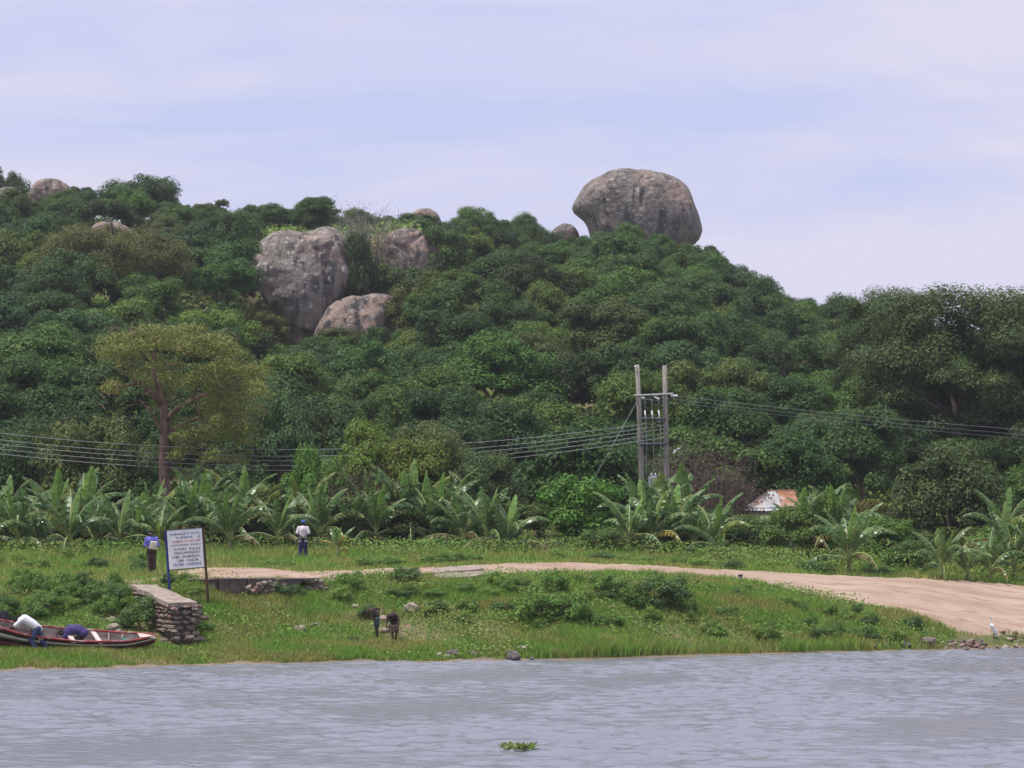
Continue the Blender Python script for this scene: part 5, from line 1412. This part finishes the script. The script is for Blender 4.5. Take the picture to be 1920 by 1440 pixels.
heap('wet_cloth', 'dark blue cloth spread on the grass at the feet of the bowing child', gp(733, 1208), (.2, .16, .06), 'cloth_navy', 6)
heap('litter', 'scrap of orange litter on the grass right of the children', gp(785, 1203), (.09, .08, .04), 'rust', 8, 'litter')

# ================================================================== BIRDS
g = gp(1861, 1203)
eg = thing('white_egret', 'white egret standing upright on the stones at the waterline', 'bird', g); eg.scale = (1.12, 1.12, 1.12)
mb = MB(); mb.capsule((.10, 0, .30), (-.02, 0, .56), .055, .075, 12); mb.capsule((.16, 0, .20), (.08, 0, .34), .02, .06, 10); mb.capsule((-.03, 0, .58), (-.055, -.01, .68), .05, .026); mb.capsule((-.055, -.01, .68), (-.04, -.01, .78), .026, .02); mb.capsule((-.04, -.01, .78), (-.05, -.02, .85), .02, .022); mb.capsule((-.05, -.02, .855), (-.07, -.03, .86), .03, .024)
obj('body', fuse('body', mb, 'feather', .009, 3), eg)
mb = MB(); mb.tube([(-.085, -.035, .858), (-.17, -.06, .845)], [.011, .003], 6); obj('bill', mb.mesh('bill', 'bill', True), eg)
for k in (-.025, .03):
    mb = MB(); mb.tube([(.06, k, .32), (.04, k, .16), (.06, k, .0)], [.013, .010, .010], 6); mb.tube([(.06, k, .008), (-.02, k, .006)], [.008, .005], 5); obj('leg', mb.mesh('leg', 'leg_dark', True), eg)
for k in (-1, 1):
    mb = MB(); mb.capsule((0, k * .06, .54), (.12, k * .045, .26), .045, .02, 10); obj('wing', fuse('wing', mb, 'feather', .009, 3), eg)
c0 = at(1268, 845, 144)
fb = thing('flying_egret', 'small white bird flying past the dry brown thicket', 'bird', c0)
mb = MB(); mb.capsule((-.12, 0, -.12), (.08, 0, .07), .035, .05); mb.capsule((.08, 0, .07), (.17, 0, .12), .035, .02); obj('body', fuse('body', mb, 'feather', .009, 3), fb)
for k in (-1, 1):
    mb = MB(); vs = [(-.06, k * .03, .0), (.07, k * .03, .08), (.10, k * .3, .14), (.02, k * .42, .13), (-.10, k * .26, .03)]
    mb.add(vs, [(0, 1, 2, 4), (4, 2, 3)]); o = obj('wing', mb.mesh('wing', 'feather'), fb); sm = o.modifiers.new('thickness', 'SOLIDIFY'); sm.thickness = .012
mb = MB(); mb.tube([(.18, 0, .125), (.25, 0, .13)], [.01, .003], 5); obj('bill', mb.mesh('bill', 'bill'), fb)

# ================================================================== FLOATING PLANT
Yf = CH * F / (1402 - HY)
fp = thing('water_plant', 'clump of bright green water plant floating on the lake', 'water plant', ((966 - CX) / F * Yf, Yf, .0))
rf = random.Random(9)
def lamina(L_, W_):
    mb = MB(); vs = []
    for k in range(6):
        t = k / 5; w = W_ * math.sin(math.pi * (.12 + .86 * t)) ** .7
        vs += [(L_ * t, -w, .03 * t), (L_ * t, 0, -.012 + .03 * t), (L_ * t, w, .03 * t)]
    mb.add(vs, [(k * 3 + j, k * 3 + 3 + j, k * 3 + 4 + j, k * 3 + 1 + j) for k in range(5) for j in range(2)])
    return mb.mesh('leaf', 'banana', True)
LM = [lamina(.13, .045), lamina(.10, .045), lamina(.16, .04)]
for k in range(64):
    u = rf.choice([-.18, -.18, .08, .08, .12, .22, .3]) + rf.gauss(0, .06)
    o = obj('leaf', rf.choice(LM), fp)
    o.location = (u, rf.gauss(0, .09) - u * .2, rf.uniform(.0, .04)); o.rotation_euler = (rf.uniform(-.5, .5), -rf.uniform(.0, .9), rf.uniform(0, 6.28))
    v = rf.uniform(.8, 1.3); o.color = (.15 * v, .25 * v, .055 * v, 1)
mb = MB(); mb.tube([(-.42, .05, .03), (-.2, 0, .02), (.1, -.03, .03), (.38, -.07, .05)], [.012, .014, .014, .006], 6); obj('stalk', mb.mesh('stalk', 'banana_stem', True), fp)
#PART6
# ================================================================== BANK VEGETATION
SHR = [crown_mesh('foliage', 400 + k, .62, .5, .36, 26, .24, 90, .085, zmin=-.5, lumpy=.25) for k in range(5)]
SHT = []
for k in range(2):
    rg = random.Random(90 + k); mb = MB()
    for j in range(9):
        a_ = rg.uniform(0, 6.28); mb.tube([(0, 0, -.05), (math.cos(a_) * .15, math.sin(a_) * .15, .28), (math.cos(a_) * .36, math.sin(a_) * .36, .55)], [.014, .01, .004], 4)
    SHT.append(mb.mesh('stems', 'bark', True))
rb = random.Random(33)
BANKM = [(738, 'the stooping children'), (860, 'the broken slab'), (1040, 'the tall crest shrub'), (1240, 'the big dark shrub'), (1388, 'the short post'), (1700, 'the sloping shore rock'), (1860, 'the egret')]
def shrub(px, py, w, h, col, label, group='leafy shrubs on the grassy bank'):
    t = thing('bank_shrub', label, 'shrub', gp(px, py), rb.uniform(0, 6.28), group)
    t.scale = (w / 1.45, w / 1.45, h / .95)
    obj('stems', rb.choice(SHT), t)
    o = obj('foliage', rb.choice(SHR), t); v = rb.uniform(.85, 1.15); o.color = tuple(c * v * 1.45 for c in col) + (1,)
    return t
G1, G2, G3 = (.088, .165, .032), (.118, .195, .036), (.066, .122, .034)
for px, py, w, h, c, lab in [(215, 1108, 1.0, .7, G1, 'dense green shrub at the landward end of the jetty'), (262, 1178, 1.3, 1.15, G3, 'dark bush growing against the side of the jetty'), (235, 1178, .7, .6, G3, 'low bush between the pale stones and the jetty'), (368, 1172, .75, .9, G3, 'dark green bush against the front of the jetty'), (385, 1185, .8, .5, G1, 'low green shrub right of the jetty front'), (345, 1095, 1.0, .45, G2, 'cream-flecked shrub growing under the signboard'), (318, 1102, .8, .6, G3, 'dark shrub at the left post of the signboard'), (370, 1118, .7, .4, G2, 'small shrub at the right post of the signboard'), (530, 1118, 1.0, .5, G3, 'dark shrub hiding the foot of the retaining wall'), (560, 1122, .6, .5, G3, 'dark weed clump before the loose stones of the wall'), (655, 1108, 1.1, .8, G1, 'green shrub beside the loose stones of the retaining wall'), (640, 1125, .9, .6, G2, 'light green shrub below the stone heap of the wall'), (760, 1090, 1.4, .6, G3, 'wispy dark shrub at the road edge left of the broken slab'), (690, 1160, 1.0, .5, G3, 'bush just behind the stooping child'), (1040, 1118, 1.2, 1.0, G1, 'tall green shrub on the crest of the bank'), (1000, 1135, 1.1, .8, G2, 'rounded light green shrub on the crest of the bank'), (1010, 1168, 2.2, 1.3, G1, 'large dense green shrub low on the bank'), (1065, 1165, 1.7, 1.15, G1, 'dense green shrub beside the large one low on the bank'), (1090, 1130, .9, .7, G2, 'light green shrub right of the tall shrub on the crest'), (1150, 1118, 1.6, .95, G1, 'green shrub between the two shrub clusters on the bank'), (1230, 1144, 2.1, 1.35, G3, 'big dark shrub on the bank below the road'), (1270, 1130, 1.3, 1.0, G3, 'dark shrub beside the big dark one below the road'), (1185, 1140, 1.2, .9, G1, 'green shrub left of the big dark shrub'), (1290, 1150, .8, .6, G1, 'low shrub in front of the big dark shrub'), (930, 1100, .9, .6, G2, 'light shrub at the right end of the broken slab'), (960, 1112, 1.0, .6, G1, 'green shrub below the right end of the broken slab')]:
    shrub(px, py, w, h, c, lab)
for k in range(26):
    px = rb.uniform(-30, 235); py = rb.uniform(1098, 1165)
    shrub(px, py, rb.uniform(.7, 1.4), rb.uniform(.5, .95), rb.choice([G1, G1, G2, G3]), ('yellowish ' if k % 3 == 0 else 'dark ' if k % 3 == 1 else 'mid ') + 'green shrub ' + ('low on' if py > 1132 else 'high on') + ' the slope behind the boat', 'shrubs behind the boat')
for k in range(64):
    px = rb.uniform(640, 1760); lo_ = float(np.interp(px, RX, RN)) + 12
    if px < 800: lo_ = 1110
    py = rb.uniform(lo_, min(1205, lo_ + 95))
    if 655 < px < 800 and py > 1130: continue
    shrub(px, py, rb.uniform(.5, 1.1), rb.uniform(.3, .6), rb.choice([G1, G2, G2, G3]), ('broad ' if k % 2 else 'small ') + 'bank weed clump ' + between(px, BANKM), 'weed clumps below the road')
for k in range(22):
    px = rb.uniform(500, 1700); py = float(np.interp(px, RX, RF)) - rb.uniform(3, 9)
    if 540 < px < 600: continue
    shrub(px, py, rb.uniform(.8, 1.6), rb.uniform(.3, .6), rb.choice([G1, G2, G3]), ('broad ' if k % 2 else 'small ') + 'far verge weed clump ' + between(px, TERR), 'weed clumps behind the road')
for k in range(10):
    px = rb.uniform(1320, 1420) if k < 0 else rb.uniform(-20, 300); py = rb.uniform(1052, 1072)
    shrub(px, py, rb.uniform(.8, 1.5), rb.uniform(.4, .7), rb.choice([G1, G2, G3]), ('broad ' if k % 2 else 'small ') + 'front verge weed clump ' + between(px, TERR), 'weed clumps before the banana row')

# grass: tapering bent blades, uncountable
def grass_patch(name, x, y, h, wdt, rng, mat, lean=.5):
    n = len(x); z = Z(x, y) - .02
    a_ = rng.random(n) * 2 * np.pi; ln = lean * h * (.3 + rng.random(n))
    dx, dy = np.cos(a_), np.sin(a_)
    b_ = rng.random(n) * 2 * np.pi; sx_, sy_ = np.cos(b_) * wdt / 2, np.sin(b_) * wdt / 2
    base = np.stack([x, y, z], -1); side = np.stack([sx_, sy_, np.zeros(n)], -1)
    mid = base + np.stack([dx * ln * .35, dy * ln * .35, h * .6], -1); tip = base + np.stack([dx * ln, dy * ln, h], -1)
    V_ = np.stack([base - side, base + side, mid + side * .8, mid - side * .8, tip], 1).reshape(-1, 3)
    i = np.arange(n) * 5
    Q_ = np.stack([i, i + 1, i + 2, i + 3], -1); T_ = np.stack([i + 3, i + 2, i + 4], -1)
    return mesh_np(name, V_, Q_, T_, mats=[mat])
rg_ = np.random.default_rng(77)
def scatter(n, px0, px1, s0, s1):
    px = rg_.uniform(px0, px1, n); s = rg_.uniform(s0, s1, n)
    y = shore_y(px) + s; x = (px - CX) / F * y
    return px, s, x, y
def keep_grass(px, s, x, y):
    qx, qy = to_px(x, y, Z(x, y))
    k = ~road_mask(qx, qy, 1.2 + 1.6 * np.sin(x * 2.7) * np.sin(x * 1.13 + 1) + rg_.normal(size=len(x)) * 1.0)
    k &= ~((qx > 372) & (qx < 630) & (np.abs(qy - 1086) < 5))
    d = np.stack([x - Bk.x, y - Bk.y], -1); al = d @ np.array([ax.x, ax.y]); pe = d @ np.array([pr_.x, pr_.y])
    k &= ~((al > -.3) & (al < jl + .1) & (np.abs(pe) < .5))
    return k
# bank, short to knee-high
px, s, x, y = scatter(330000, -160, 2080, .12, 14.5)
n1 = np.sin(x * .55 + y * .3) + np.sin(x * .21 - y * .8 + 2) + .6 * np.sin(x * 1.7 + y * 1.3)
k = keep_grass(px, s, x, y) & (rg_.random(len(x)) < np.clip(.75 + .2 * n1, .25, 1)) & ~((px > 1790) & (s < 3) & (rg_.random(len(px)) < .9)) & (s > .12 + .35 * np.clip(np.sin(px * .03) + .5 * np.sin(px * .11 + 2), 0, 1) * (px < 1010))
px, s, x, y = px[k], s[k], x[k], y[k]; n1 = n1[k]
hgt = (.13 + .05 * n1 + .10 * rg_.random(len(x))) * (1 + .35 * np.clip((px - 980) / 120, 0, 1) * np.clip((1790 - px) / 100, 0, 1))
edge_ = np.clip(1 - s / 2.2, 0, 1) * ((px > 1000) & (px < 1780))
hgt = np.clip(hgt + edge_ * .18, .05, .6)
tag(obj('bank_grass', grass_patch('bank_grass', x, y, hgt, .026, rg_, 'grass')), 'short green and straw grass covering the lake bank', 'grass', kind='stuff')
# terrace behind the road
px, s, x, y = scatter(150000, -160, 2080, 12, 44)
k = keep_grass(px, s, x, y)
px, s, x, y = px[k], s[k], x[k], y[k]
bk = np.clip((s - 24) / 10, 0, 1)
hgt = (.12 + .14 * rg_.random(len(x))) * (1 + 1.4 * bk)
tag(obj('terrace_grass', grass_patch('terrace_grass', x, y, hgt, .035, rg_, 'grass')), 'grass on the terrace between the road and the banana row', 'grass', kind='stuff')
# broad-leaved ground cover on the slope
px, s, x, y = scatter(160000, -160, 1790, .4, 13.5)
n2 = np.sin(x * .9 + y * .5 + 1) + np.sin(x * .37 - y * 1.1) + .7 * np.sin(x * 2.1 + y * 1.9)
wgt = np.where(px < 330, .55 * np.clip((s - 7) / 2, 0, 1), np.where(px < 800, .18 + .3 * np.clip((s - 5) / 3, 0, 1), .55))
k = keep_grass(px, s, x, y) & (rg_.random(len(x)) < wgt * np.clip(.55 + .4 * n2, .02, 1))
x, y, n2 = x[k], y[k], n2[k]
c_ = np.stack([x, y, Z(x, y) + rg_.random(len(x)) ** 1.4 * np.clip(.22 + .12 * n2, .1, .5)], -1)
Vw = leaf_quads(c_, unit(rg_.normal(size=c_.shape) * .6 + np.array([0, -.15, 1.0])), .07 + .07 * rg_.random(len(c_)), .05 + .04 * rg_.random(len(c_)), rg_)
tag(obj('ground_weeds', mesh_np('ground_weeds', Vw, quads_for(len(c_)), mats=['weed'])), 'low broad-leaved weeds spread through the bank grass', 'weeds', kind='stuff')
# undergrowth on the floor of the wood and beneath the bananas
n = 90000
px = rg_.uniform(-200, 2120, n); y = rg_.uniform(129, 160, n); x = (px - CX) / F * y
c_ = np.stack([x, y, Z(x, y) + rg_.random(n) * .9], -1)
Vw = leaf_quads(c_, unit(rg_.normal(size=c_.shape) * .7 + np.array([0, -.2, 1.0])), .14, .08, rg_)
k = np.repeat(y > 131.5 + 3 * np.sin(x * .4), 4)
Vw = Vw[k]
tag(obj('undergrowth', mesh_np('undergrowth', Vw, quads_for(len(Vw) // 4), mats=['weed'])), 'tangled low undergrowth beneath the banana plants and the wood edge', 'undergrowth', kind='stuff')

n = 70000
px = rg_.uniform(-250, 2170, n); y = rg_.uniform(158, 338, n); x = (px - CX) / F * y
c_ = np.stack([x, y, Z(x, y) + rg_.random(n) * 1.1], -1)
Vw = leaf_quads(c_, unit(rg_.normal(size=c_.shape) * .7 + np.array([0, -.2, 1.0])), .5, .3, rg_)
tag(obj('hill_undergrowth', mesh_np('hill_undergrowth', Vw, quads_for(n), mats=['weed'])), 'low green scrub on the forest floor of the hill', 'undergrowth', kind='stuff')

# ================================================================== HAZE
mb = MB(); mb.box((0, 160, 40), (900, 700, 88))
m, nt, b = new_mat('haze')
nt.nodes.remove(b)
pv = nt.nodes.new('ShaderNodeVolumePrincipled')
pv.inputs['Color'].default_value = (.86, .90, 1.0, 1)
pv.inputs['Density'].default_value = HAZE = .00017
pv.inputs['Anisotropy'].default_value = .2
nt.links.new(pv.outputs[0], nt.nodes['Material Output'].inputs['Volume'])
M['haze'] = m
tag(obj('haze', mb.mesh('haze', 'haze')), 'thin pale haze in the air over the lake and hill', 'haze', kind='stuff')
